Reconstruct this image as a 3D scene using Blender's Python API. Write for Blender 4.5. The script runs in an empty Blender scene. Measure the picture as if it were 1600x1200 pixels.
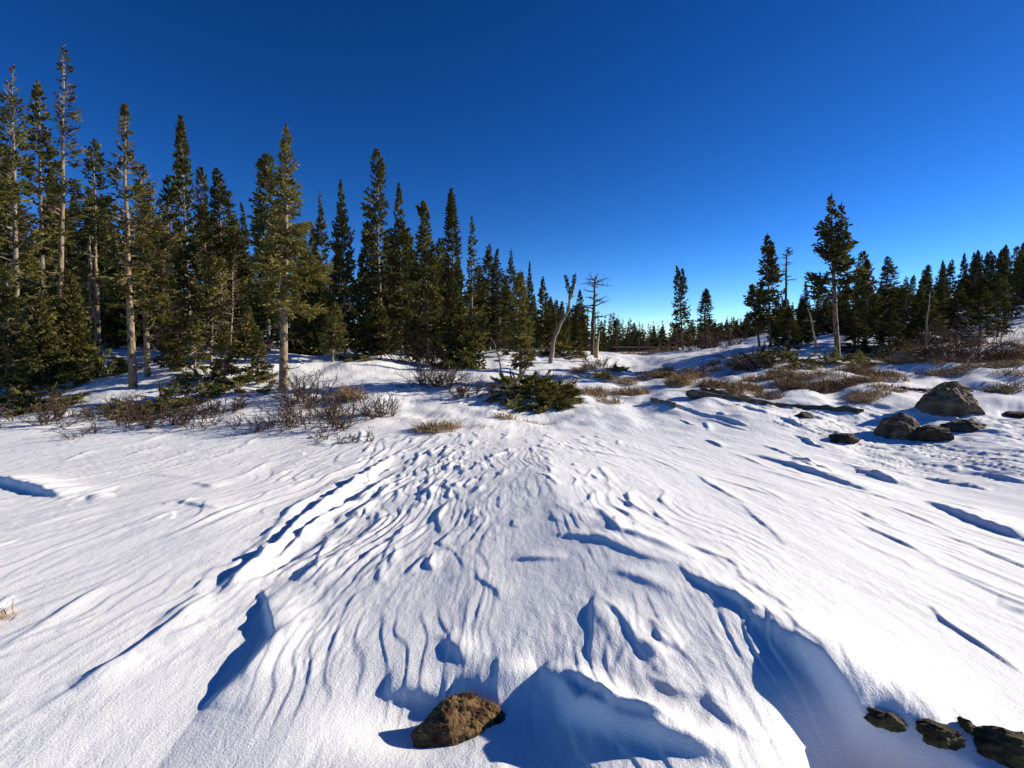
import bpy, bmesh, math, random
import numpy as np
from mathutils import Vector

# ------------------------------------------------------------------ camera, sky, sun, exposure
sc = bpy.context.scene
F = 828.0                      # focal length in pixels of the 1600 px wide photograph
PITCH = math.radians(4.83)     # camera looks slightly down
CAMZ = 1.6
SUN_AZ, SUN_EL = math.radians(74), math.radians(19.5)

cam_d = bpy.data.cameras.new('camera'); cam = bpy.data.objects.new('camera', cam_d)
sc.collection.objects.link(cam); sc.camera = cam
cam_d.sensor_width = 36; cam_d.lens = 36 * F / 1600
cam_d.clip_start = 0.05; cam_d.clip_end = 6000
cam.location = (0, 0, CAMZ); cam.rotation_euler = (math.pi / 2 - PITCH, 0, 0)

w = bpy.data.worlds.new('World'); sc.world = w; w.use_nodes = True
nt = w.node_tree; nt.nodes.clear()
sky = nt.nodes.new('ShaderNodeTexSky'); sky.sky_type = 'NISHITA'; sky.sun_disc = False
sky.sun_elevation = SUN_EL; sky.sun_rotation = SUN_AZ
sky.altitude = 3400; sky.air_density = 0.85; sky.dust_density = 0.6; sky.ozone_density = 2.0
hsv = nt.nodes.new('ShaderNodeHueSaturation'); hsv.inputs['Saturation'].default_value = 1.30; hsv.inputs['Hue'].default_value = 0.503; hsv.inputs['Value'].default_value = 0.1
gam = nt.nodes.new('ShaderNodeGamma'); gam.inputs['Gamma'].default_value = 1.36
mul = nt.nodes.new('ShaderNodeVectorMath'); mul.operation = 'SCALE'; mul.inputs['Scale'].default_value = 10.0
bg = nt.nodes.new('ShaderNodeBackground'); bg.inputs['Strength'].default_value = 0.122
wo = nt.nodes.new('ShaderNodeOutputWorld')
nt.links.new(sky.outputs[0], hsv.inputs['Color']); nt.links.new(hsv.outputs[0], gam.inputs['Color']); nt.links.new(gam.outputs[0], mul.inputs[0]); nt.links.new(mul.outputs[0], bg.inputs['Color'])
nt.links.new(bg.outputs[0], wo.inputs['Surface'])

sund = Vector((math.sin(SUN_AZ) * math.cos(SUN_EL), math.cos(SUN_AZ) * math.cos(SUN_EL), math.sin(SUN_EL)))
sl = bpy.data.lights.new('sun', 'SUN'); sl.energy = 5.0; sl.angle = math.radians(0.55); sl.color = (1.0, 0.92, 0.79)
so = bpy.data.objects.new('sun', sl); sc.collection.objects.link(so)
so.rotation_euler = (-sund).to_track_quat('-Z', 'Y').to_euler()
so.location = (30, 10, 20)

vs = sc.view_settings; vs.view_transform = 'Standard'; vs.look = 'None'; vs.gamma = 1; vs.exposure = 0.68
vs.use_curve_mapping = False
sc.cycles.use_denoising = True
sc.cycles.max_bounces = 6; sc.cycles.diffuse_bounces = 3; sc.cycles.glossy_bounces = 2

COL = sc.collection
RNG = np.random.default_rng(7)
SH = np.array([math.sin(SUN_AZ), math.cos(SUN_AZ)])

# ------------------------------------------------------------------ helpers
def ray(px, py):
    r = (px - 800) / F; u = -(py - 600) / F
    return r, math.cos(PITCH) + math.sin(PITCH) * u, -math.sin(PITCH) + math.cos(PITCH) * u
def at_depth(px, py, Y):
    a, b, c = ray(px, py); s = Y / b
    return a * s, Y, CAMZ + c * s
def on_z(px, py, z=0.0):
    a, b, c = ray(px, py); s = (z - CAMZ) / c
    return a * s, b * s

def pnoise(x, y, seed=0):
    xi = np.floor(x).astype(np.int64); yi = np.floor(y).astype(np.int64)
    fx = x - xi; fy = y - yi
    def grad(ix, iy, dx, dy):
        h = (ix * 374761393 + iy * 668265263 + seed * 1442695041) & 0xFFFFFFFF
        h = ((h ^ (h >> 13)) * 1274126177) & 0xFFFFFFFF
        h = (h ^ (h >> 16)) & 0xFFFF
        a = h * (2 * math.pi / 65536.0)
        return np.cos(a) * dx + np.sin(a) * dy
    u = fx * fx * fx * (fx * (fx * 6 - 15) + 10); v = fy * fy * fy * (fy * (fy * 6 - 15) + 10)
    a = grad(xi, yi, fx, fy); b = grad(xi + 1, yi, fx - 1, fy)
    c = grad(xi, yi + 1, fx, fy - 1); d = grad(xi + 1, yi + 1, fx - 1, fy - 1)
    return 1.5 * ((a * (1 - u) + b * u) * (1 - v) + (c * (1 - u) + d * u) * v)
def sstep(a, b, x):
    t = np.clip((x - a) / (b - a), 0, 1); return t * t * (3 - 2 * t)

class MB:
    """collects quads and builds one mesh"""
    def __init__(s): s.v = []; s.f = []; s.m = []; s.n = 0
    def add(s, v, f, mat=0):
        v = np.asarray(v, float).reshape(-1, 3); f = np.asarray(f, np.int64).reshape(-1, 4)
        s.v.append(v); s.f.append(f + s.n); s.m.append(np.full(len(f), mat, np.int32)); s.n += len(v)
    def tube(s, pts, rad, k=5, mat=0):
        pts = np.asarray(pts, float); n = len(pts); rad = np.broadcast_to(np.asarray(rad, float), (n,))
        t = np.gradient(pts, axis=0); t /= np.linalg.norm(t, axis=1)[:, None] + 1e-9
        ref = np.array([0, 0, 1.0]) if abs(t[:, 2]).mean() < 0.8 else np.array([1.0, 0, 0])
        a = np.cross(t, ref); a /= np.linalg.norm(a, axis=1)[:, None] + 1e-9
        b = np.cross(t, a)
        th = np.arange(k) * 2 * math.pi / k
        ring = pts[:, None, :] + rad[:, None, None] * (np.cos(th)[None, :, None] * a[:, None, :] + np.sin(th)[None, :, None] * b[:, None, :])
        i = np.arange(n - 1)[:, None] * k; j = np.arange(k)[None, :]; j2 = (j + 1) % k
        s.add(ring.reshape(-1, 3), np.stack([i + j, i + j2, i + k + j2, i + k + j], -1).reshape(-1, 4), mat)
    def kites(s, P, D, L, W, mat=0, rolls=2, rng=RNG):
        n = len(P)
        if not n: return
        ref = rng.normal(size=(n, 3)); a = np.cross(D, ref); a /= np.linalg.norm(a, axis=1)[:, None] + 1e-9
        b = np.cross(D, a)
        for r in range(rolls):
            th = math.pi * r / rolls
            sd = (math.cos(th) * a + math.sin(th) * b) * W[:, None]
            mid = P + D * (L * 0.42)[:, None]
            v = np.stack([P, mid + sd, P + D * L[:, None], mid - sd], 1)
            s.add(v.reshape(-1, 3), np.arange(n * 4).reshape(-1, 4), mat)
    def mesh(s, name, mats, smooth=False):
        me = bpy.data.meshes.new(name)
        v = np.concatenate(s.v); f = np.concatenate(s.f); m = np.concatenate(s.m)
        me.vertices.add(len(v)); me.vertices.foreach_set('co', v.astype(np.float32).ravel())
        me.loops.add(f.size); me.loops.foreach_set('vertex_index', f.astype(np.int32).ravel())
        me.polygons.add(len(f)); me.polygons.foreach_set('loop_start', (np.arange(len(f)) * 4).astype(np.int32))
        me.polygons.foreach_set('loop_total', np.full(len(f), 4, np.int32))
        for x in mats: me.materials.append(x)
        me.polygons.foreach_set('material_index', m)
        me.polygons.foreach_set('use_smooth', np.full(len(f), smooth, bool))
        me.update(calc_edges=True); me.validate()
        return me

def link(name, data, parent=None):
    o = bpy.data.objects.new(name, data); COL.objects.link(o)
    if parent: o.parent = parent
    return o
def empty(name, loc, label, cat, group=None):
    o = link(name, None); o.location = loc; o.empty_display_size = 0.2
    o['label'] = label; o['category'] = cat
    if group: o['group'] = group
    return o
def tag(o, label, cat, group=None):
    o['label'] = label; o['category'] = cat
    if group: o['group'] = group

# ------------------------------------------------------------------ materials
def mat(name, c1, c2, scale=8, rough=0.8, bump=0.0, bscale=30, detail=6, stretch=(1, 1, 1), spec=0.2, extra=None, objrand=0.0, trans=0.0):
    m = bpy.data.materials.new(name); m.use_nodes = True; t = m.node_tree; N = t.nodes; Lk = t.links
    p = N['Principled BSDF']; p.inputs['Roughness'].default_value = rough; p.inputs['Specular IOR Level'].default_value = spec
    tc = N.new('ShaderNodeTexCoord'); mp = N.new('ShaderNodeMapping'); mp.inputs['Scale'].default_value = stretch
    Lk.new(tc.outputs['Object'], mp.inputs[0])
    n = N.new('ShaderNodeTexNoise'); n.inputs['Scale'].default_value = scale; n.inputs['Detail'].default_value = detail
    Lk.new(mp.outputs[0], n.inputs['Vector'])
    r = N.new('ShaderNodeValToRGB'); r.color_ramp.elements[0].position = 0.35; r.color_ramp.elements[1].position = 0.65
    r.color_ramp.elements[0].color = (*c1, 1); r.color_ramp.elements[1].color = (*c2, 1)
    Lk.new(n.outputs['Fac'], r.inputs[0]); out = r.outputs[0]
    if extra:
        n2 = N.new('ShaderNodeTexNoise'); n2.inputs['Scale'].default_value = extra[1]; n2.inputs['Detail'].default_value = 5
        Lk.new(mp.outputs[0], n2.inputs['Vector'])
        r2 = N.new('ShaderNodeValToRGB'); r2.color_ramp.elements[0].position = extra[2]; r2.color_ramp.elements[1].position = extra[2] + 0.06
        Lk.new(n2.outputs['Fac'], r2.inputs[0])
        mx = N.new('ShaderNodeMix'); mx.data_type = 'RGBA'; mx.inputs['B'].default_value = (*extra[0], 1)
        Lk.new(r2.outputs[0], mx.inputs['Factor']); Lk.new(out, mx.inputs['A']); out = mx.outputs['Result']
    if objrand:
        oi = N.new('ShaderNodeObjectInfo'); hs = N.new('ShaderNodeHueSaturation'); ma = N.new('ShaderNodeMapRange')
        ma.inputs['To Min'].default_value = 1 - objrand; ma.inputs['To Max'].default_value = 1 + objrand
        Lk.new(oi.outputs['Random'], ma.inputs['Value']); Lk.new(ma.outputs[0], hs.inputs['Value'])
        Lk.new(out, hs.inputs['Color']); out = hs.outputs[0]
    Lk.new(out, p.inputs['Base Color'])
    if trans:
        tb = N.new('ShaderNodeBsdfTranslucent'); mxs = N.new('ShaderNodeMixShader'); mxs.inputs[0].default_value = trans
        Lk.new(out, tb.inputs['Color']); Lk.new(p.outputs[0], mxs.inputs[1]); Lk.new(tb.outputs[0], mxs.inputs[2])
        Lk.new(mxs.outputs[0], N['Material Output'].inputs['Surface'])
    if bump:
        n3 = N.new('ShaderNodeTexNoise'); n3.inputs['Scale'].default_value = bscale; n3.inputs['Detail'].default_value = 8
        n3.inputs['Roughness'].default_value = 0.65
        Lk.new(mp.outputs[0], n3.inputs['Vector'])
        b = N.new('ShaderNodeBump'); b.inputs['Strength'].default_value = 0.8; b.inputs['Distance'].default_value = bump
        Lk.new(n3.outputs['Fac'], b.inputs['Height']); Lk.new(b.outputs[0], p.inputs['Normal'])
    return m

M_NEED = mat('spruce_needles', (0.050, 0.056, 0.014), (0.108, 0.108, 0.028), 3.0, 0.65, objrand=0.25, trans=.22)
M_NEEDO = mat('spruce_needles_olive', (0.145, 0.132, 0.028), (0.25, 0.215, 0.055), 3.0, 0.65, objrand=0.2, trans=.22)
M_NEEDB = mat('dead_twigs', (0.075, 0.055, 0.032), (0.13, 0.10, 0.06), 5.0, 0.85)
M_BARK = mat('spruce_bark', (0.13, 0.092, 0.058), (0.34, 0.255, 0.16), 22, 0.9, 0.03, 45, stretch=(1, 1, 0.4), extra=((0.07, 0.05, 0.035), 12, 0.56))
M_BARKG = mat('grey_bark', (0.10, 0.08, 0.06), (0.26, 0.215, 0.165), 14, 0.9, 0.01, 40, stretch=(1, 1, 0.35))
M_GREYWOOD = mat('weathered_wood', (0.14, 0.11, 0.085), (0.32, 0.27, 0.21), 10, 0.9, 0.008, 40, stretch=(1, 1, 0.15))
M_DARKWOOD = mat('dark_snag_wood', (0.05, 0.04, 0.03), (0.12, 0.095, 0.07), 10, 0.9, 0.008, 40, stretch=(1, 1, 0.2))
M_LOG = mat('brown_weathered_log', (0.075, 0.055, 0.038), (0.24, 0.18, 0.12), 10, 0.9, 0.02, 40, stretch=(.3, 2, 2))
M_POST = mat('bridge_post_wood', (0.10, 0.07, 0.042), (0.22, 0.155, 0.09), 14, 0.85, 0.006, 60, stretch=(1, 1, 0.15))
M_RAWWOOD = mat('split_orange_wood', (0.30, 0.19, 0.09), (0.50, 0.35, 0.19), 14, 0.85, 0.006, 60, stretch=(1, 1, 0.15))
M_WILLOW = mat('willow_twigs', (0.055, 0.034, 0.024), (0.12, 0.075, 0.05), 9, 0.8, objrand=0.2)
M_WILLOWR = mat('russet_willow_twigs', (0.075, 0.040, 0.026), (0.15, 0.085, 0.05), 9, 0.8)
M_GRASS = mat('dry_grass', (0.24, 0.15, 0.065), (0.42, 0.29, 0.14), 12, 0.8, objrand=0.2)
M_GRASSR = mat('russet_sedge', (0.17, 0.10, 0.045), (0.34, 0.215, 0.10), 12, 0.8, objrand=0.2)
M_ROCKB = mat('brown_rock', (0.085, 0.046, 0.018), (0.25, 0.150, 0.062), 16, 0.85, 0.02, 34, extra=((0.028, 0.018, 0.010), 11, 0.57))
M_ROCKG = mat('lichen_boulder', (0.062, 0.046, 0.029), (0.18, 0.135, 0.085), 5, 0.9, 0.05, 12, extra=((0.13, 0.135, 0.085), 7, 0.56))
M_ROCKS = mat('streaked_boulder', (0.05, 0.040, 0.028), (0.19, 0.15, 0.10), 4, 0.9, 0.05, 12, stretch=(2.5, 2.5, 0.7))
M_ROCKD = mat('dark_stone', (0.030, 0.023, 0.016), (0.085, 0.065, 0.045), 8, 0.9, 0.03, 20)
M_MOSS = mat('mossy_stone', (0.035, 0.030, 0.016), (0.11, 0.085, 0.042), 16, 0.9, 0.02, 45, extra=((0.085, 0.090, 0.028), 9, 0.60))

def snow_material():
    m = bpy.data.materials.new('wind_packed_snow'); m.use_nodes = True; t = m.node_tree; N = t.nodes; Lk = t.links
    p = N['Principled BSDF']; p.inputs['Roughness'].default_value = 0.55; p.inputs['Specular IOR Level'].default_value = 0.25
    tc = N.new('ShaderNodeTexCoord')
    n = N.new('ShaderNodeTexNoise'); n.inputs['Scale'].default_value = 1.3; n.inputs['Detail'].default_value = 6
    Lk.new(tc.outputs['Object'], n.inputs['Vector'])
    r = N.new('ShaderNodeValToRGB')
    r.color_ramp.elements[0].color = (0.83, 0.825, 0.81, 1); r.color_ramp.elements[1].color = (0.90, 0.895, 0.88, 1)
    Lk.new(n.outputs['Fac'], r.inputs[0]); Lk.new(r.outputs[0], p.inputs['Base Color'])
    # grain, small wind ripples
    n1 = N.new('ShaderNodeTexNoise'); n1.inputs['Scale'].default_value = 110; n1.inputs['Detail'].default_value = 4
    mp = N.new('ShaderNodeMapping'); mp.inputs['Scale'].default_value = (15, 7, 8)
    n2 = N.new('ShaderNodeTexNoise'); n2.inputs['Scale'].default_value = 1.0; n2.inputs['Detail'].default_value = 7; n2.inputs['Roughness'].default_value = 0.62
    Lk.new(tc.outputs['Object'], n1.inputs['Vector']); Lk.new(tc.outputs['Object'], mp.inputs[0]); Lk.new(mp.outputs[0], n2.inputs['Vector'])
    mp4 = N.new('ShaderNodeMapping'); mp4.inputs['Scale'].default_value = (5.5, 2.2, 3)
    n4 = N.new('ShaderNodeTexNoise'); n4.inputs['Scale'].default_value = 1.0; n4.inputs['Detail'].default_value = 5; n4.inputs['Distortion'].default_value = 0.6
    sn = N.new('ShaderNodeMath'); sn.operation = 'SNAP'; sn.inputs[1].default_value = 0.055
    n5 = N.new('ShaderNodeTexNoise'); n5.inputs['Scale'].default_value = 0.9; n5.inputs['Detail'].default_value = 2
    mr = N.new('ShaderNodeMapRange'); mr.inputs['From Min'].default_value = 0.45; mr.inputs['From Max'].default_value = 0.62
    b3 = N.new('ShaderNodeBump'); b3.inputs['Strength'].default_value = 0.7; b3.inputs['Distance'].default_value = 0.07
    Lk.new(tc.outputs['Object'], mp4.inputs[0]); Lk.new(mp4.outputs[0], n4.inputs['Vector']); Lk.new(n4.outputs['Fac'], sn.inputs[0])
    Lk.new(tc.outputs['Object'], n5.inputs['Vector']); Lk.new(n5.outputs['Fac'], mr.inputs['Value']); Lk.new(mr.outputs[0], b3.inputs['Strength'])
    Lk.new(sn.outputs[0], b3.inputs['Height'])
    b1 = N.new('ShaderNodeBump'); b1.inputs['Strength'].default_value = 0.5; b1.inputs['Distance'].default_value = 0.005
    b2 = N.new('ShaderNodeBump'); b2.inputs['Strength'].default_value = 0.6; b2.inputs['Distance'].default_value = 0.009
    Lk.new(n1.outputs['Fac'], b1.inputs['Height']); Lk.new(n2.outputs['Fac'], b2.inputs['Height'])
    Lk.new(b3.outputs[0], b2.inputs['Normal']); Lk.new(b2.outputs[0], b1.inputs['Normal']); Lk.new(b1.outputs[0], p.inputs['Normal'])
    return m
M_SNOW = snow_material()

# ------------------------------------------------------------------ terrain
CT = []      # control points: azimuth, ln r, z
def ctl(x, y, z): CT.append((math.atan2(x, y), math.log(math.hypot(x, y)), z))
for a in (-58, -30, 0, 30, 58):
    for r in (0.8, 2.0, 3.6, 5.2): ctl(r * math.sin(math.radians(a)), r * math.cos(math.radians(a)), 0.0)
for px, py, Y in [(-60, 690, 8), (100, 700, 7.7), (300, 700, 7.7), (560, 715, 7.2), (800, 690, 8.0), (1000, 680, 8.6), (1200, 690, 8.2), (0, 660, 9.0), (100, 642, 9.8),
                  (250, 640, 9.9), (443, 613, 11.4), (207, 603, 11.6), (600, 640, 10), (700, 650, 9.8), (330, 556, 15), (450, 558, 15), (560, 563, 15.5),
                  (680, 573, 16), (750, 575, 18), (60, 600, 13.5), (-80, 600, 14), (150, 560, 18), (820, 592, 13), (830, 642, 10.4), (900, 604, 14),
                  (860, 563, 22), (925, 553, 25), (1000, 553, 38), (980, 577, 23), (1070, 549, 34), (1100, 577, 19), (1160, 545, 22),
                  (1205, 545, 21), (1309, 558, 19), (1250, 592, 14), (1400, 566, 17.5), (1500, 558, 17), (1590, 542, 17.5), (1610, 505, 30),
                  (1450, 533, 25), (1350, 522, 31), (1480, 643, 10), (1400, 682, 8.8), (1620, 628, 10.4), (1120, 620, 12), (1280, 640, 10.6),
                  (1000, 622, 12.2), (1680, 560, 17)]:
    ctl(*at_depth(px, py, Y))
for az, r, z in [(-42, 26, 1.2), (-25, 26, 1.1), (-12, 28, 1.0), (-42, 60, 0.8), (-20, 60, 0.5), (0, 60, -0.2), (12, 62, 0.2), (22, 60, 1.2), (33, 62, 3.2), (44, 70, 6.0),
                 (-40, 140, -2), (-15, 140, -2), (5, 140, -2.2), (20, 140, -0.5), (34, 130, 7), (46, 130, 12), (-40, 400, -4), (0, 400, -5), (40, 400, 0)]:
    CT.append((math.radians(az), math.log(r), z))
CT = np.array(CT)
def _phi(d2): return 0.5 * d2 * np.log(d2 + 1e-12)
_S = np.array([1.7, 1.0])
_C = CT[:, :2] * _S; _n = len(_C)
_A = np.zeros((_n + 3, _n + 3)); _A[:_n, :_n] = _phi(((_C[:, None] - _C[None]) ** 2).sum(-1)) + np.eye(_n) * 0.004
_A[:_n, _n] = 1; _A[:_n, _n + 1:] = _C; _A[_n:, :_n] = _A[:_n, _n:].T
_W = np.linalg.solve(_A, np.concatenate([CT[:, 2], np.zeros(3)]))
def macro(x, y):
    r = np.hypot(x, y); az = np.arctan2(x, y)
    q = np.stack([np.clip(az, -1.05, 1.05) * _S[0], np.log(np.clip(r, 0.6, 420))], -1)
    out = np.empty(len(q))
    for i in range(0, len(q), 60000):
        c = q[i:i + 60000]
        out[i:i + 60000] = _phi(((c[:, None, :] - _C[None]) ** 2).sum(-1)) @ _W[:_n] + _W[_n] + c @ _W[_n + 1:]
    back = 1 - sstep(1.1, 1.9, np.abs(az))
    return out * back * sstep(0.2, 1.0, r)

def poly(pix, z): return np.array([on_z(a, b, z) for a, b in pix])
CREST = poly([(1750, 1240), (1600, 1170), (1450, 1108), (1330, 1050), (1200, 962), (1080, 890), (960, 832), (880, 786), (850, 740), (860, 700)], 0.26)
BANK = poly([(150, 1330), (250, 1190), (330, 1080), (400, 960), (445, 880), (520, 800), (600, 732), (660, 700)], 0.02)
def ramp(x, y):
    cx = np.interp(y, CREST[:, 1], CREST[:, 0]); bx = np.interp(y, BANK[:, 1], BANK[:, 0])
    A = 0.25 * sstep(9.5, 4.0, y) * sstep(-1.5, 1.2, y)
    t = (x - bx) / (cx - bx)
    left = A * np.clip(t, 0, 1) ** 0.85
    rt = np.clip(x - cx, 0, None)
    k = 0.06
    right = A * np.exp(-(np.sqrt(rt ** 2 + k ** 2) - k) / 3.2)
    return np.where(t < 1, left, right) + 0.006 * np.exp(-((x - cx) / 0.3) ** 2) * sstep(8, 5, y) * sstep(0, 1.6, y)

# hand placed drift lips: pixel polyline, plane z, height, width on the lee (shaded) side, width on the sun side
LIPS = [
 ([(-30, 735), (40, 752), (105, 770)], 0, .13, .05, .35), ([(135, 768), (178, 762)], 0, .07, .05, .25), ([(268, 776), (345, 792)], 0, .05, .04, .30),
 ([(303, 747), (338, 755)], 0, .06, .05, .25), ([(230, 735), (305, 738)], 0, .035, .04, .2),
 ([(350, 912), (405, 868), (450, 838)], .02, .07, .05, .10), ([(400, 870), (445, 806), (480, 770)], .0, .05, .05, .16), ([(440, 800), (520, 748)], .02, .06, .05, .12),
 ([(520, 766), (595, 716)], .02, .07, .05, .12), ([(240, 982), (318, 926)], 0, .05, .035, .12), ([(105, 1078), (210, 1028)], 0, .03, .03, .15), ([(250, 1010), (330, 968)], 0, .025, .03, .15),
 ([(412, 905), (430, 985), (392, 1034), (318, 1090)], .06, .071, .03, .22), ([(335, 922), (400, 868), (440, 834), (470, 800), (520, 764), (560, 738), (610, 706)], .06, .095, .03, .14), ([(395, 880), (440, 858), (500, 800), (560, 770), (620, 728)], .06, .075, .025, .10), ([(60, 1100), (200, 1010), (330, 915)], .06, .06, .03, .16), ([(300, 1120), (390, 1050), (460, 975)], .03, .03, .03, .12),
 ([(905, 788), (942, 803), (968, 836), (1025, 852), (1095, 884)], .24, .06, .05, .12), ([(860, 832), (940, 850), (1010, 882), (1060, 894)], .22, .05, .04, .12),
 ([(955, 892), (1010, 915), (1065, 942)], .22, .035, .05, .12), ([(798, 872), (885, 882)], .17, .035, .03, .12), ([(925, 955), (955, 1000), (985, 1052)], .15, .035, .06, .12),
 ([(1018, 982), (1036, 1018), (1066, 1030)], .18, .05, .03, .10), ([(1004, 1016), (1030, 1048)], .17, .035, .03, .08), ([(1080, 905), (1170, 955), (1240, 1000)], .24, .028, .05, .15),
 ([(1170, 960), (1260, 1020), (1310, 1050)], .25, .022, .04, .2), ([(1010, 1075), (1060, 1105), (1130, 1115)], .15, .03, .03, .10), ([(1100, 1100), (1150, 1140), (1200, 1160)], .18, .03, .03, .1),
 ([(1172, 697), (1250, 716), (1375, 752)], .12, .08, .05, .45), ([(1190, 722), (1300, 752)], .12, .03, .03, .2), ([(1448, 757), (1530, 790), (1640, 826)], .1, .10, .05, .5), ([(1340, 720), (1440, 735)], .1, .06, .06, .4),
 ([(885, 700), (995, 718)], .1, .04, .04, .2), ([(1340, 790), (1400, 812)], .1, .03, .04, .2),
 ([(846, 1050), (880, 1078), (902, 1118), (960, 1152), (1040, 1182), (1150, 1215)], .12, .105, .045, .10), ([(884, 1056), (925, 1088), (958, 1130), (1070, 1168)], .14, .075, .03, .10),
 ([(688, 992), (712, 1015), (735, 1046)], .1, .05, .04, .1), ([(690, 1066), (760, 1062), (838, 1052)], .12, .07, .05, .12), ([(598, 1062), (650, 1066), (700, 1076)], .1, .07, .04, .12),
 ([(1180, 965), (1285, 1036), (1345, 1078), (1420, 1106), (1510, 1130), (1700, 1205)], .27, .13, .06, .40), ([(1420, 1085), (1500, 1112), (1640, 1160)], .3, .03, .04, .3),
 ([(700, 905), (760, 895)], .12, .015, .03, .1), ([(1560, 925), (1640, 945)], .15, .05, .05, .3),
]
HOLLOWS = [((690, 1125), .07, .34, .20, .075), ((850, 1135), .1, .20, .24, .06), ((1370, 1165), .2, .24, .20, .16), ((1500, 1180), .2, .5, .24, .13), ((630, 1110), .05, .25, .2, .03)]   # pixel, z, rx, ry, depth
_rr = random.Random(5)
AUTO = []
def auto_lips(n, X0, X1, Y0, Y1, h0, h1, l0, l1):
    for _ in range(n):
        y = _rr.uniform(Y0, Y1); x = _rr.uniform(X0, X1)
        L = _rr.uniform(l0, l1); dx = -x / 15.0 + _rr.gauss(0, .22)
        p = [(x + dx * L * s + _rr.gauss(0, .02), y + L * s) for s in (-.5, -.2, .2, .5)]
        AUTO.append((np.array(p), _rr.uniform(h0, h1), _rr.uniform(.010, .02), _rr.uniform(.03, .10)))
auto_lips(120, -2.1, -.5, 3.3, 8.5, .006, .015, .2, .6)
auto_lips(50, -2.0, -.7, 3.4, 7.5, .007, .017, .3, .9)
auto_lips(110, -.9, 1.4, 2.2, 8.5, .004, .014, .15, .7)
auto_lips(60, 3.0, 8, 6.0, 11, .015, .05, .25, .9)
auto_lips(60, -7, -2, 2.4, 9.0, .006, .018, .2, 1.2)
auto_lips(35, .8, 5, 2.2, 8, .006, .016, .3, 1.2)

ALLLIPS = []
for _P, _h, _wl, _wr in [(poly(a, b), c * (.62 if c >= .07 and (b > .05 or c > .09) else .40), d * .8, e * .8) for a, b, c, d, e in LIPS] + AUTO:
    _q = 3 * _wr
    ALLLIPS.append((_P, _h, _wl, _wr, (_P[:, 0].min() - _q, _P[:, 0].max() + _q, _P[:, 1].min() - _q, _P[:, 1].max() + _q)))
def lip(x, y, z, P, h, wl, wr, bb):
    if len(x) < 5000 and (x.max() < bb[0] or x.min() > bb[1] or y.max() < bb[2] or y.min() > bb[3]): return
    pad = 3 * wr
    k = np.nonzero((x > P[:, 0].min() - pad) & (x < P[:, 0].max() + pad) & (y > P[:, 1].min() - pad) & (y < P[:, 1].max() + pad))[0]
    if not len(k): return
    q = np.stack([x[k], y[k]], -1)
    seg = np.linalg.norm(np.diff(P, axis=0), axis=1); cum = np.concatenate([[0], np.cumsum(seg)]); tot = cum[-1]
    best = np.full(len(k), 1e9); sd = np.zeros(len(k)); arc = np.zeros(len(k))
    for i in range(len(P) - 1):
        a, b = P[i], P[i + 1]; d = b - a; t = np.clip(((q - a) @ d) / (d @ d), 0, 1)
        e = q - (a + t[:, None] * d); dist = np.hypot(e[:, 0], e[:, 1])
        nrm = np.array([d[1], -d[0]]) / np.linalg.norm(d)
        if nrm @ SH < 0: nrm = -nrm
        m = dist < best
        best[m] = dist[m]; sd[m] = np.sign(e[m] @ nrm); arc[m] = (cum[i] + t[m] * seg[i]) / tot
    taper = np.clip(np.sin(np.pi * np.clip(arc, 0.0, 1.0)), 0, 1) ** 0.7
    jag = 1 + 0.35 * pnoise(arc * tot * 7, np.full(len(k), h * 977.0), 3)
    ww = np.where(sd > 0, wr, wl)
    z[k] += h * taper * jag * np.exp(-(best / ww) ** 2)

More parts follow.
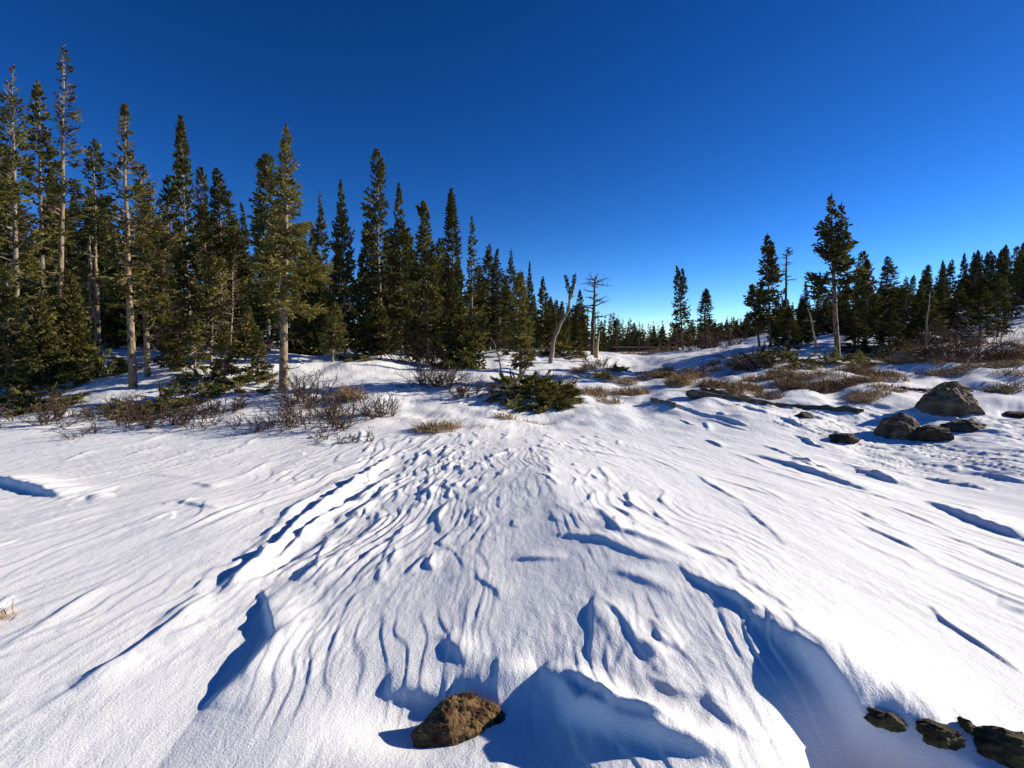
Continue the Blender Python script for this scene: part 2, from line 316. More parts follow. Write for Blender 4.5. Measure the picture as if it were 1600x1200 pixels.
def sastrugi(x, y):
    u = x / (1 - np.clip(y, 0, 10.5) / 16.0)
    wx = pnoise(x * 1.1, y * 0.8, 11); wy = pnoise(x * 2.6, y * 1.3, 12); wz = pnoise(x * 6, y * 3, 13)
    def saw(lam, warp, sharp, seed):
        ph = u / lam + warp * wx * 1.6 + warp * 0.8 * wy + 0.25 * wz + 0.6 * pnoise(u / lam * .5, y / (lam * 5), seed)
        f = ph - np.floor(ph)
        return np.where(f < sharp, f / sharp, 1 - (f - sharp) / (1 - sharp))
    patch = lambda s, sd, lo, hi: sstep(lo, hi, pnoise(x * s, y * s * .6, sd))
    cx = np.interp(y, CREST[:, 1], CREST[:, 0]); bx = np.interp(y, BANK[:, 1], BANK[:, 0])
    bankzone = np.exp(-((x - bx - 0.45) / 0.55) ** 2) * sstep(2.9, 4.2, y) * sstep(10, 7, y)
    crestzone = np.exp(-((x - cx + 0.25) / 0.35) ** 2) * sstep(9, 6, y) * 0.7
    rightrough = sstep(2.5, 4.5, x - 0.15 * y) * sstep(5.6, 7.2, y) * sstep(11.5, 9, y)
    leftf = sstep(0.2, -0.5, x - bx)
    far = sstep(8, 10, y)
    a = saw(0.075, 1.5, .14, 28) * 0.006 * bankzone * patch(2.2, 51, -.2, .4) + saw(0.13, 1.3, .10, 21) * 0.012 * bankzone * (0.35 + 0.65 * patch(1.6, 31, -.2, .4))
    a += saw(0.26, 1.0, .09, 22) * 0.011 * bankzone * patch(1.1, 32, -.1, .5)
    a += saw(0.12, .8, .12, 23) * 0.012 * crestzone * patch(1.8, 33, -.1, .4)
    a += saw(0.42, 1.0, .09, 24) * 0.030 * rightrough * (0.25 + patch(.7, 34, -.2, .5)) + saw(0.2, 1.0, .1, 27) * 0.018 * rightrough
    a += saw(0.45, .9, .10, 25) * 0.010 * leftf * patch(.6, 35, -.1, .5) + saw(0.16, .6, .12, 29) * 0.005 * leftf * patch(.9, 41, -.2, .5)
    a += saw(0.22, .9, .14, 26) * 0.004 * patch(.8, 36, 0, .5)
    rampz = sstep(-.1, .3, x - bx) * sstep(.3, -.1, x - cx) * sstep(1.6, 2.2, y) * sstep(9, 6.5, y)
    rightz = sstep(-.1, .4, x - cx) * sstep(1.4, 2.2, y) * sstep(10, 8, y)
    a += saw(0.11, 1.0, .16, 61) * 0.0042 * rampz * patch(1.7, 62, .08, .5) + saw(0.055, 1.3, .22, 63) * 0.0016 * rampz * patch(2.3, 64, .0, .5)
    a += saw(0.19, .8, .12, 65) * 0.0045 * rightz * patch(1.0, 66, .1, .5) + saw(0.07, .9, .2, 67) * 0.0014 * rightz * patch(1.4, 68, .0, .5)
    a += saw(0.09, .9, .18, 69) * 0.0025 * leftf * patch(1.3, 70, .0, .5) * sstep(10, 8, y)
    base = 0.022 * pnoise(x * .5, y * .35, 41) + 0.006 * pnoise(u * 1.4, y * .7, 42) + 0.0032 * pnoise(u * 3.7, y * 1.9, 43) + (0.0020 * pnoise(u * 11, y * 5.0, 44) + 0.0012 * pnoise(u * 27, y * 12, 45)) * (0.4 + 0.9 * patch(1.3, 50, -.3, .4))
    humm = sstep(1.5, 4, x) * sstep(10, 12, y) * sstep(24, 16, y)
    mid = far * (0.13 * pnoise(x * .35, y * .35, 46) + 0.06 * pnoise(x * .9, y * .8, 47) + 0.035 * pnoise(x * 2.1, y * 1.9, 52)) * sstep(60, 25, y) + humm * (0.14 * np.abs(pnoise(x * .7, y * .6, 53)) + 0.05 * pnoise(x * 1.9, y * 1.7, 54))
    rough = rightrough * (0.030 * pnoise(x * 1.6, y * 1.4, 48) + 0.022 * pnoise(x * 4, y * 3, 49))
    return a + base + mid + rough

def ground(x, y):
    x = np.atleast_1d(np.asarray(x, float)); y = np.atleast_1d(np.asarray(y, float))
    z = macro(x, y) + ramp(x, y)
    near = np.nonzero((np.abs(x) < 75) & (y > -6) & (y < 75))[0]
    z[near] += sastrugi(x[near], y[near])
    if y.min() < 14:
        for P, h, wl, wr, bb in ALLLIPS: lip(x, y, z, P, h, wl, wr, bb)
    for (p, pz, rx, ry, d) in HOLLOWS:
        cx, cy = on_z(p[0], p[1], pz)
        z -= d * np.exp(-((x - cx) / rx) ** 2 - ((y - cy) / ry) ** 2)
    return z
def gz(x, y): return float(ground(x, y)[0])

def hit(px, py):
    a, b, c = ray(px, py); t = np.linspace(1.2, 6, 600)
    k = np.nonzero(CAMZ + c * t < ground(a * t, b * t))[0][0]
    return a * t[k], b * t[k]

def build_ground():
    az = np.concatenate([np.radians(np.linspace(-180, -51, 36, endpoint=False)), np.radians(np.linspace(-51, 51, 740, endpoint=False)), np.radians(np.linspace(51, 180, 36, endpoint=False))])
    r = np.concatenate([np.geomspace(0.25, 1.35, 16, endpoint=False), np.geomspace(1.35, 13, 480, endpoint=False), np.geomspace(13, 60, 80, endpoint=False), np.geomspace(60, 4000, 30)])
    A, R = np.meshgrid(az, r); x = (R * np.sin(A)).ravel(); y = (R * np.cos(A)).ravel()
    z = ground(x, y)
    V = np.stack([x, y, z], -1); na, nr = len(az), len(r)
    i = np.arange(nr - 1)[:, None] * na; j = np.arange(na)[None]; j2 = (j + 1) % na
    mb = MB(); mb.add(V, np.stack([i + j, i + na + j, i + na + j2, i + j2], -1).reshape(-1, 4)[:, ::-1])
    c = np.array([[0, 0, z[:na].mean()]])
    me = mb.mesh('snow_ground', [M_SNOW], True)
    o = link('snow_ground', me); o['kind'] = 'structure'; o['label'] = 'wind carved white snow field with drifts and ripples'
    # close the small hole under the camera
    bm = bmesh.new(); bm.from_mesh(me)
    bm.verts.ensure_lookup_table()
    rim = [bm.verts[k] for k in range(na)]
    cv = bm.verts.new((0, 0, z[:na].mean()))
    for k in range(na):
        fc = bm.faces.new((cv, rim[(k + 1) % na], rim[k])); fc.smooth = True
    bm.normal_update(); bm.to_mesh(me); bm.free()
build_ground()

# ------------------------------------------------------------------ spruce generator
UP = np.array([0, 0, 1.0])
def spruce_meshes(seed, H, R, cb=0.1, dens=1.0, lean=(0, 0), bend=None, fork=None, deadtop=0.0, olive=0.3, dead=0.12, flag=None, prof=0.8, gap=0.18, r0=None, droop=0.35, bare=0, kw=1.0, spread=1.0, twl=1.0, fine=False):
    """trunk, crown and (optional) dead branch meshes of one conifer with its base at the origin"""
    rng = np.random.default_rng(seed)
    if fine: kw *= .55; spread *= 1.75; twl *= .95
    bm_ = M_BARK if r0 else M_BARKG; r0 = (r0 or 0.009 * H + 0.02) * .82
    tz = np.linspace(0, 1, 22)
    wob = 0.012 * H * np.stack([pnoise(tz * 3, np.full(22, seed * 1.7), 5), pnoise(tz * 3, np.full(22, seed * 2.3), 6)], -1) * tz[:, None]
    cxy = np.outer(tz, lean) + wob
    if bend is not None: cxy[:, 0] += np.interp(tz, bend[0], bend[1])
    path = np.column_stack([cxy, tz * H])
    path[0, 2] = -0.35
    def axis(t): return np.array([np.interp(t, tz, path[:, 0]), np.interp(t, tz, path[:, 1]), t * H])
    rad = r0 * (1 - tz) ** 0.85 + 0.006; rad[0] *= 1.25
    tr = MB(); tr.tube(path, rad, 9)
    axes = [(axis, cb, 1.0, 1.0)]
    if fork:                               # (start fraction, x offset, y offset, top fraction)
        f0, fx, fy, f1 = fork
        def axis2(t, f0=f0, fx=fx, fy=fy):
            k = min(1.0, max(0.0, (t - f0) / 0.12)); return axis(t) + np.array([fx * k, fy * k, 0])
        ts = np.linspace(f0, f1, 9)
        tr.tube(np.array([axis2(t) for t in ts]), r0 * (1 - f0) ** .85 * np.linspace(.8, .08, 9) + .005, 6)
        axes.append((axis2, f0 + 0.04, f1, 0.8))
    cr = MB(); dbs = []
    P, D, Ls, Ws, Mt = [], [], [], [], []
    for ax, b0, b1, sc_ in axes:
        zt = b0
        while zt < b1 - 0.004:
            t = (zt - cb) / (b1 - cb)
            top = 1 - t
            if zt > b1 - deadtop:
                n = 2; 
            else: n = int(rng.integers(5, 8))
            dz = (0.015 + 0.014 * rng.random()) / dens * (0.6 + 0.55 * top)
            zt += dz
            env = min(1.0, top * 1.25 + 0.01) ** (prof + .22) * (0.78 + 0.22 * min(1, (t + .05) / .22)) * min(1, top / .09 + .25)
            env *= 0.82 + 0.36 * float(pnoise(np.array([t * 7.0]), np.array([seed * 3.1]), 9)[0])
            for _ in range(n):
                if rng.random() < gap: continue
                a = rng.random() * 2 * math.pi
                L = R * 1.12 * sc_ * env * rng.uniform(0.5, 1.12) + 0.04
                if flag is not None:
                    L *= 1 + flag[1] * math.cos(a - flag[0])
                    if L < 0.06: continue
                base = ax(zt + rng.uniform(-.5, .5) * dz)
                el = 0.75 * (t ** 1.5) + 0.12 - droop * (1 - t) + rng.normal(0, 0.12)
                h = np.array([math.cos(a), math.sin(a), 0])
                m = 6; s = np.linspace(0, 1, m)
                pts = base + L * (s[:, None] * (h * math.cos(el) + UP * math.sin(el)) + (0.16 * (s ** 2.2))[:, None] * UP)
                side = np.array([-math.sin(a), math.cos(a), 0]); pts += side * (L * 0.10 * rng.normal() * s ** 2)[:, None]
                isdead = rng.random() < (dead * (.5 + 1.2 * (1 - t)) if zt < b1 - deadtop else 1.0)
                cr.tube(pts, np.linspace(0.010 + 0.010 * L, 0.003, m), 3, 0)
                nt_ = max(4, int(L / 0.058 * spread))
                ss = rng.uniform(0.18, 1.0, nt_) ** 0.85
                q = np.stack([np.interp(ss, s, pts[:, c]) for c in range(3)], -1)
                tl = np.clip((1.05 - ss) * 0.5 * L + 0.08, 0.07, 0.4) * rng.uniform(.6, 1.25, nt_) * twl
                sg = np.where(rng.random(nt_) < .5, -1, 1)[:, None]
                fw = (pts[-1] - pts[0]) / (np.linalg.norm(pts[-1] - pts[0]) + 1e-9)
                dd = fw * rng.uniform(.5, .95, nt_)[:, None] + sg * side * rng.uniform(.35, .9, nt_)[:, None] + UP * rng.normal(-.16, .32, nt_)[:, None]
                dd /= np.linalg.norm(dd, axis=1)[:, None]
                if isdead and rng.random() < 0.5:
                    kk = rng.random(nt_) < 0.4
                    cr.kites(q[kk], dd[kk], tl[kk] * 1.2, np.full(kk.sum(), .007), 3, 1, rng)
                    continue
                P.append(q); D.append(dd); Ls.append(tl); Ws.append(np.full(nt_, 0.033) * rng.uniform(.7, 1.3, nt_) * kw)
                Mt.append(np.full(nt_, 3 if isdead else (2 if rng.random() < olive else 1)))
                # secondary sprigs on the longer twigs
                k2 = np.nonzero(tl > 0.13)[0]
                if len(k2):
                    k2 = np.repeat(k2, 2); f = rng.uniform(.25, .9, len(k2))[:, None]
                    q2 = q[k2] + dd[k2] * tl[k2][:, None] * f
                    d2 = dd[k2] + rng.normal(0, .5, (len(k2), 3)); d2 /= np.linalg.norm(d2, axis=1)[:, None]
                    P.append(q2); D.append(d2); Ls.append(tl[k2] * .55); Ws.append(np.full(len(k2), .030 * kw)); Mt.append(np.full(len(k2), Mt[-1][0]))
                # leading shoot
                P.append(pts[-2:-1]); D.append(fw[None]); Ls.append(np.array([min(.16, .4 * L + .05)])); Ws.append(np.array([.028 * kw])); Mt.append(np.array([Mt[-1][0]]))
        tip = ax(b1)
        if deadtop == 0:
            P.append(tip[None] - UP * .12); D.append(UP[None]); Ls.append(np.array([.3])); Ws.append(np.array([.03])); Mt.append(np.array([1]))
    P = np.concatenate(P); D = np.concatenate(D); Ls = np.concatenate(Ls); Ws = np.concatenate(Ws); Mt = np.concatenate(Mt)
    for mi in (1, 2, 3):
        k = Mt == mi
        if k.any(): cr.kites(P[k], D[k], Ls[k], Ws[k], mi, 2, rng)
    for _ in range(bare):                  # bare dead limbs on the lower trunk
        db = MB(); dbs.append(db); t = rng.uniform(0.06, max(.1, cb + .06)); a = rng.random() * 6.28; L = R * rng.uniform(.25, .75)
        b = axis(t); h = np.array([math.cos(a), math.sin(a), 0]); s = np.linspace(0, 1, 5)[:, None]
        pts = b + L * (s * (h - UP * .15) + UP * .18 * s ** 2); db.tube(pts, np.linspace(.014, .003, 5), 4)
        for j in range(6):
            p0 = pts[1 + j % 4]; d = h * .6 + rng.normal(0, .5, 3); d /= np.linalg.norm(d)
            db.tube(np.array([p0, p0 + d * L * .18, p0 + d * L * .32 + UP * .02]), [.006, .004, .002], 3)
    CM = [bm_, M_NEED, M_NEEDO, M_NEEDB]
    return [('trunk', tr.mesh('trunk', [bm_], True)), ('crown', cr.mesh('crown', CM))] + [('dead_branch', d.mesh('dead_branch', [M_NEEDB])) for d in dbs]

TREE_N = [0]
def plant(meshes, x, y, z, label, group=None, rz=0.0, s=(1, 1, 1), name='spruce_tree'):
    e = empty(name, (x, y, z), label, 'tree', group); e.rotation_euler.z = rz; e.scale = s
    for nm, me in meshes: link(nm, me, e)
    return e

def tree(px, py, bx, by, Y, Rpx, label, group=None, name='spruce_tree', fixbase=True, **kw):
    """top pixel, base pixel, depth, crown half width in pixels"""
    X, _, _ = at_depth(bx, by, Y); TX, _, TZ = at_depth(px, py, Y)
    z = gz(X, Y) - 0.03
    H = TZ - z; TREE_N[0] += 1
    sd = kw.pop('seed', TREE_N[0] * 13 + 5)
    if kw.get('fork'):
        f = kw['fork']; kw['fork'] = (f[0], f[1] * Y / F, f[2], f[3])
    if 'bend' in kw: kw['bend'] = (kw['bend'][0], [b * Y / F for b in kw['bend'][1]])
    if Y < 15: kw['fine'] = True
    if Y >= 18 and not any(k in kw for k in ('fork', 'bend', 'deadtop', 'flag', 'r0', 'bare')):
        PK[0] += 1; h0, r0_, me = PROTO[(PK[0] * 3) % len(PROTO)]; sx = Rpx * 1.25 * Y / F / r0_
        return plant(me, X, Y, z, label, group, PK[0] * 1.9, (sx, sx, H / h0), name)
    me = spruce_meshes(sd, H, Rpx * (1.0 if Y < 15 else 1.15) * Y / F, lean=(TX - X, 0.0), **kw)
    return plant(me, X, Y, z, label, group, name=name)

# ---- shared meshes for plain dark trees
PROTO = []
for i, (H, R, cb, ol, pf, kwx) in enumerate([(8, 1.25, .03, .12, .75, {}), (9, 1.05, .05, .1, .5, dict(gap=.18, flag=(1.0, .25))), (7, 1.35, .02, .2, .9, {}), (8.5, .95, .04, .1, .5, dict(fork=(.7, .25, .1, .95))),
        (9.5, 1.2, .05, .12, .8, dict(bend=([0, .6, .8, 1], [0, 0, .18, .1]))), (6.5, 1.1, .03, .25, .7, dict(gap=.2)), (8, 1.0, .03, .15, .35, dict(gap=.14)), (9, 1.3, .06, .15, .8, dict(deadtop=.06, gap=.15))]):
    kwx = dict(dict(gap=.07), **kwx)
    PROTO.append((H, R, spruce_meshes(900 + i, H, R, cb=cb, olive=ol, prof=pf, dens=1.15, kw=1.15, spread=.95, dead=.08, **kwx)))
PK = [0]
# ---- nearest, individually recognisable spruces
tree(447, 202, 443, 612, 11.4, 56, 'tall olive spruce with bare lit trunk, alone in front of the wood', cb=.30, olive=.9, dens=1.3, bare=14, r0=.11, gap=.15, dead=.14, prof=.9, droop=.2, flag=(0, .12), spread=1.1)
tree(192, 170, 208, 604, 11.5, 44, 'sparse spruce with pale bare trunk and two pronged top at the left', cb=.30, olive=.6, dens=.85, bare=10, r0=.095, gap=.2, fork=(.93, 4, 0, 1.0), prof=.85, dead=.12, spread=1.0)
tree(219, 262, 231, 590, 12.3, 52, 'slim spruce with long bare side branches beside the two pronged spruce', cb=.16, olive=.6, dens=.85, bare=6, r0=.075, flag=(0, .45), dead=.4, gap=.15, droop=.1)
tree(100, 82, 92, 575, 14.5, 36, 'very tall thin spruce with long white bare trunk below a tufted top', cb=.06, olive=.35, dens=.75, r0=.105, gap=.35, dead=.35, flag=(0.1, .45), prof=.35)
tree(20, 108, 28, 600, 13.5, 48, 'big spruce at the left edge with dead antler like top', cb=.05, olive=.3, deadtop=.10, fork=(.86, -8, 0, .96), dens=.95, prof=.4, gap=.15, dead=.18)
tree(60, 136, 70, 590, 15.5, 34, 'dark narrow spruce between the antler topped and the white trunked spruce', cb=.05, olive=.1, prof=.4, dens=1.0)
tree(148, 224, 150, 540, 18.5, 34, 'mid height spruce left of the two pronged spruce with twin grey stems below', cb=.2, olive=.2, prof=.5, bare=10)
tree(262, 277, 262, 560, 21, 27, 'dark double topped spruce behind the slim lit spruce', cb=.05, olive=.05, fork=(.8, 12, 0, .985), prof=.45)
tree(306, 184, 300, 560, 19.5, 24, 'slender ragged dark spruce rising highest behind the dying saplings', cb=.08, olive=.12, prof=.35, gap=.25, dens=.85)
tree(326, 264, 328, 560, 20.5, 20, 'narrow dark spruce touching the slender ragged one', cb=.05, olive=.08, prof=.4)
tree(345, 266, 352, 560, 19.0, 36, 'dense dark cone shaped spruce left of the tall olive spruce', cb=.04, olive=.08, prof=.7, dens=1.15)
tree(383, 318, 385, 560, 24, 22, 'small dark spruce filling the notch left of the tall olive spruce', cb=.04, olive=.08, prof=.7)
tree(418, 246, 420, 560, 16.5, 33, 'knobbly topped dark spruce directly behind the tall olive spruce', cb=.1, olive=.25, fork=(.82, -8, 0, .99), prof=.4, gap=.2)
tree(333, 402, 330, 578, 13.0, 26, 'sparse half dead sapling with several lit leaders', cb=.12, olive=.75, dens=.7, fork=(.45, 14, 0, .96), dead=.5, gap=.3, r0=.035, prof=.5)
tree(366, 402, 358, 566, 13.6, 22, 'thin brown dying spruce with bare stem beside the half dead sapling', cb=.3, olive=.2, dens=.55, dead=.95, r0=.045, bare=8, gap=.3)
tree(387, 482, 383, 560, 14.0, 22, 'small bushy lit sapling left of the tall olive spruce', cb=.1, olive=.7, dens=.8, r0=.035)
tree(510, 299, 508, 562, 20, 20, 'thin dark spruce leaning against a round topped one', cb=.08, olive=.15, prof=.4, gap=.25)
tree(536, 286, 540, 562, 18.5, 31, 'dense round topped spruce right of the tall olive spruce', cb=.06, olive=.2, prof=.3, dens=1.15)
tree(497, 350, 495, 562, 22, 20, 'short dark spruce behind the right flank of the tall olive spruce', cb=.05, olive=.1)
tree(524, 478, 519, 568, 14.6, 27, 'little olive sapling on the snow mound in front of the wood', cb=.2, olive=.8, dens=.75, r0=.04, dead=.25)
tree(573, 348, 575, 562, 24, 18, 'narrow twin topped spruce in the gap before the crooked one', cb=.05, olive=.1, fork=(.75, 9, 0, .99), prof=.5)
tree(588, 240, 597, 565, 19.5, 24, 'crooked old spruce whose bent top juts above the wood', cb=.12, olive=.2, prof=.25, gap=.22, bend=([0, .6, .70, .84, 1], [0, 0, -4, 4, 2]), dead=.2, deadtop=0)
tree(619, 289, 628, 565, 19.0, 27, 'ragged dark spruce leaning on the crooked old spruce', cb=.05, olive=.15, prof=.5, gap=.2)
tree(662, 318, 668, 572, 17.0, 42, 'broad olive spruce with full skirt near the middle of the wood edge', cb=.03, olive=.45, dens=1.15, fork=(.86, -9, 0, .97), prof=.75)
tree(708, 440, 715, 573, 16.2, 38, 'low bushy spruce spreading right of the broad skirted spruce', cb=.02, olive=.5, prof=.8, dens=1.2)
tree(707, 297, 708, 565, 25, 22, 'slender pointed dark spruce rising behind the broad skirted one', cb=.15, olive=.1, prof=.5)
tree(688, 374, 690, 565, 27, 18, 'small dark pointed spruce just left of the slender pointed one', cb=.05, olive=.1)
tree(737, 341, 737, 565, 23, 20, 'spindly spruce with thin one sided top', cb=.1, olive=.2, prof=.9, flag=(0, .5), gap=.3)
tree(763, 383, 765, 566, 26, 20, 'ragged spruce right of the spindly one sided spruce', cb=.05, olive=.2, prof=.5)
tree(777, 391, 780, 566, 25, 24, 'flat topped dark spruce crowding the ragged one', cb=.04, olive=.15, prof=.35)
tree(798, 389, 798, 566, 28, 19, 'straight pointed spruce behind the lit sapling', cb=.05, olive=.2, prof=.55)
tree(812, 432, 814, 596, 12.6, 27, 'slim lit sapling with tan stem rising from the low green mat', cb=.15, olive=.8, dens=1.15, r0=.045, bare=8, gap=.12, dead=.15, prof=.6)
tree(827, 411, 827, 560, 42, 14, 'far thin pointed spruce behind the slim lit sapling', cb=.05, olive=.1, prof=.8)
tree(847, 434, 847, 562, 34, 17, 'distant spruce left of the leaning grey trunk', cb=.05, olive=.2, prof=.5)
tree(906, 454, 905, 560, 30, 19, 'dark spruce between the leaning trunk and the dead tree', cb=.08, olive=.15, prof=.6)
tree(1058, 418, 1068, 548, 34, 18, 'isolated twin topped spruce standing alone right of the footbridge', cb=.08, olive=.2, fork=(.62, 8, 0, .97), prof=.8, dens=.95)
tree(1099, 452, 1100, 548, 36, 18, 'smaller pointed spruce right of the isolated twin topped one', cb=.12, olive=.2, prof=.85)
tree(1176, 448, 1187, 540, 22, 21, 'small leaning sapling at the left of the right hand tree group', cb=.35, olive=.4, prof=.7, dens=.75, r0=.06)
tree(1199, 370, 1204, 542, 21, 25, 'slim double crowned spruce in the right hand group', cb=.2, olive=.35, fork=(.6, 7, 0, .92), prof=.75, dens=.95)
tree(1297, 308, 1309, 558, 18.5, 41, 'largest spruce on the right, double topped with bare grey trunk', cb=.36, olive=.35, fork=(.55, 15, 0, .95), prof=1.0, dens=1.1, r0=.11, dead=.1, bare=3, gap=.28, droop=.15, flag=(math.pi, .12))
tree(1338, 394, 1340, 552, 24, 18, 'pointed spruce close behind the largest spruce on the right', cb=.05, olive=.25, prof=.7)
tree(1356, 410, 1352, 555, 22.5, 22, 'olive spruce with thin tan trunk right of the largest one', cb=.25, olive=.5, prof=.7, r0=.07)
tree(1375, 402, 1378, 555, 23.5, 24, 'broad pointed spruce third to the right of the largest one', cb=.08, olive=.4, prof=.7)
tree(1252, 441, 1252, 545, 23, 14, 'short ragged sapling left of the largest spruce on the right', cb=.3, olive=.2, dead=.4, prof=.6)
for (a, b, bx, by, Y, R, lb) in [(1410, 432, 1410, 548, 22, 24, 'olive bushy spruce at the end of the right hand group'), (1430, 440, 1432, 548, 23, 20, 'narrow olive spruce next to the bushy one on the right'),
        (1453, 452, 1450, 540, 22, 22, 'sunlit small spruce beside a thin grey dead pole'), (1494, 444, 1494, 535, 23, 26, 'sunlit triangular spruce above the big russet shrub'),
        (1529, 446, 1530, 530, 24, 20, 'sunlit thin spruce right of the triangular one'), (1556, 430, 1558, 528, 25, 17, 'sunlit ragged narrow spruce nearest the right edge')]:
    tree(a, b, bx, by, Y, R, lb, cb=.06, olive=.55, prof=.7, dens=.9)
for (a, b, bx, by, Y, R, lb) in [(1232, 478, 1232, 552, 20, 24, 'low dark bushy spruce left of the thin leaning pole'), (1335, 482, 1335, 552, 20.5, 24, 'low bushy spruce just right of the big grey trunk'), (1262, 470, 1258, 552, 24, 20, 'short dark spruce behind the thin leaning pole'),
        (1215, 470, 1222, 548, 23, 20, 'short dark spruce under the slim double crowned one'), (1385, 480, 1388, 556, 20, 24, 'low olive spruce before the broad pointed one'),
        (590, 470, 585, 563, 17.5, 26, 'low olive spruce under the crooked old spruce'), (470, 470, 478, 560, 16, 34, 'low olive spruce behind the right side of the bare lit trunk'),
        (110, 430, 112, 590, 14, 36, 'young olive spruce in front of the white trunked spruce'), (10, 420, 12, 610, 12.0, 46, 'bushy olive spruce cut by the left picture edge'), (60, 470, 62, 600, 12.8, 40, 'low bushy spruce second from the left picture edge')]:
    tree(a, b, bx, by, Y, R, lb, cb=.04, olive=.4, prof=.7, dens=.95)

rr = random.Random(3)
def wood(n, pxr, Yr, topf, kind, marks, group, minsep=0.9, wide=1.0):
    """marks: landmark bins (px limit, phrase); the tallest, leftmost, rightmost and shortest of a bin get labels of their own"""
    done = []; k = 0
    while len(done) < n and k < n * 60:
        k += 1
        Y = rr.uniform(*Yr); px = rr.uniform(*pxr)
        X = at_depth(px, 530, Y)[0]
        if any(abs(X - d[0]) < minsep and abs(Y - d[1]) < minsep for d in done): continue
        z = gz(X, Y) - .05
        ty = topf(px) + rr.uniform(0, 38) * (1 if rr.random() < .75 else 0.2)
        H = max(2.5, at_depth(px, ty, Y)[2] - z)
        h0, r0_, me = PROTO[rr.randrange(len(PROTO))]
        s = H / h0; sx = min(1.25, max(.6, s ** .7)) * rr.uniform(.85, 1.15) * wide
        done.append((X, Y, px, ty, plant(me, X, Y, z, '', group, rr.uniform(0, 6.28), (sx, sx, s))))
    lo = -1e9
    for lim, ph in marks:
        b = [d for d in done if lo <= d[2] < lim]; lo = lim
        for d in b: d[4]['label'] = f'{kind} {ph}'; d[4]['group'] = f'{group}, {ph}'
        left = list(b)
        for word, key in (('tallest', lambda d: d[3]), ('leftmost', lambda d: d[2]), ('rightmost', lambda d: -d[2]), ('lowest', lambda d: -d[3])):
            if len(left) > 1:
                d = min(left, key=key); left.remove(d); d[4]['label'] = f'{word} {kind} {ph}'
tl = lambda px: np.interp(px, [-120, 60, 150, 260, 310, 400, 480, 560, 620, 700, 760, 840, 900], [150, 240, 300, 320, 310, 350, 355, 380, 350, 390, 420, 450, 480])
wood(64, (-90, 700), (20.5, 34), tl, 'shaded dark spruce', [(120, 'behind the white trunked spruce'), (250, 'behind the two pronged spruce'), (400, 'behind the dying saplings'), (500, 'behind the tall olive spruce'), (600, 'behind the round topped spruce'), (999, 'behind the broad skirted spruce')], 'spruces deep in the left wood')
wood(26, (680, 900), (30, 55), tl, 'dark spruce', [(760, 'beyond the spindly one sided spruce'), (830, 'beyond the slim lit sapling'), (999, 'beyond the leaning grey trunk')], 'spruces along the receding edge of the left wood')
tf = lambda px: np.interp(px, [700, 880, 960, 1000, 1060, 1130, 1180, 1240, 1300], [460, 470, 490, 505, 502, 500, 485, 470, 455])
wood(46, (850, 1230), (58, 80), tf, 'tiny far spruce', [(950, 'on the skyline past the dead tree'), (1050, 'on the skyline above the footbridge'), (1130, 'on the skyline by the isolated twin spruce'), (9999, 'on the skyline by the small leaning sapling')], 'spruces of the far treeline', 1.5, 1.5)
th = lambda px: np.interp(px, [1180, 1240, 1300, 1380, 1410, 1450, 1500, 1535, 1563, 1600, 1700], [470, 462, 448, 440, 425, 412, 392, 392, 372, 362, 340])
wood(92, (1210, 1690), (31, 60), th, 'dark hillside spruce', [(1290, 'left of the largest right hand spruce'), (1390, 'right behind the largest right hand spruce'), (1470, 'above the thin grey dead pole'), (1530, 'above the sunlit triangular spruce'), (9999, 'above the right edge snow slope')], 'spruces on the right hillside', 1.1)

def far_forest():
    rng = np.random.default_rng(77); mb = MB()
    for i in range(300):
        px = rng.uniform(560, 1420); Y = rng.uniform(80, 125); X = at_depth(px, 530, Y)[0]; z = gz(X, Y) - .1
        H = max(3, at_depth(px, tf(px) + rng.uniform(-4, 16), Y)[2] - z); R = rng.uniform(.8, 1.4); n = 110
        t = rng.random(n) ** 1.1; a = rng.random(n) * 6.283
        P = np.stack([X + rng.normal(0, .03, n), Y + rng.normal(0, .03, n), z + t * H], -1)
        D = np.stack([np.cos(a), np.sin(a), .9 * t ** 2 - .25], -1); D /= np.linalg.norm(D, axis=1)[:, None]
        mb.kites(P, D, R * (1 - t) ** .8 * rng.uniform(.6, 1.1, n) + .12, np.full(n, .17) * (1.1 - t * .7), 0, 1, rng)
        mb.tube(np.array([[X, Y, z], [X, Y, z + H]]), [.1, .02], 3)
    o = link('distant_forest', mb.mesh('distant_forest', [M_NEED])); o['kind'] = 'stuff'; o['label'] = 'far dark spruce forest closing off the valley'; o['category'] = 'forest'
far_forest()
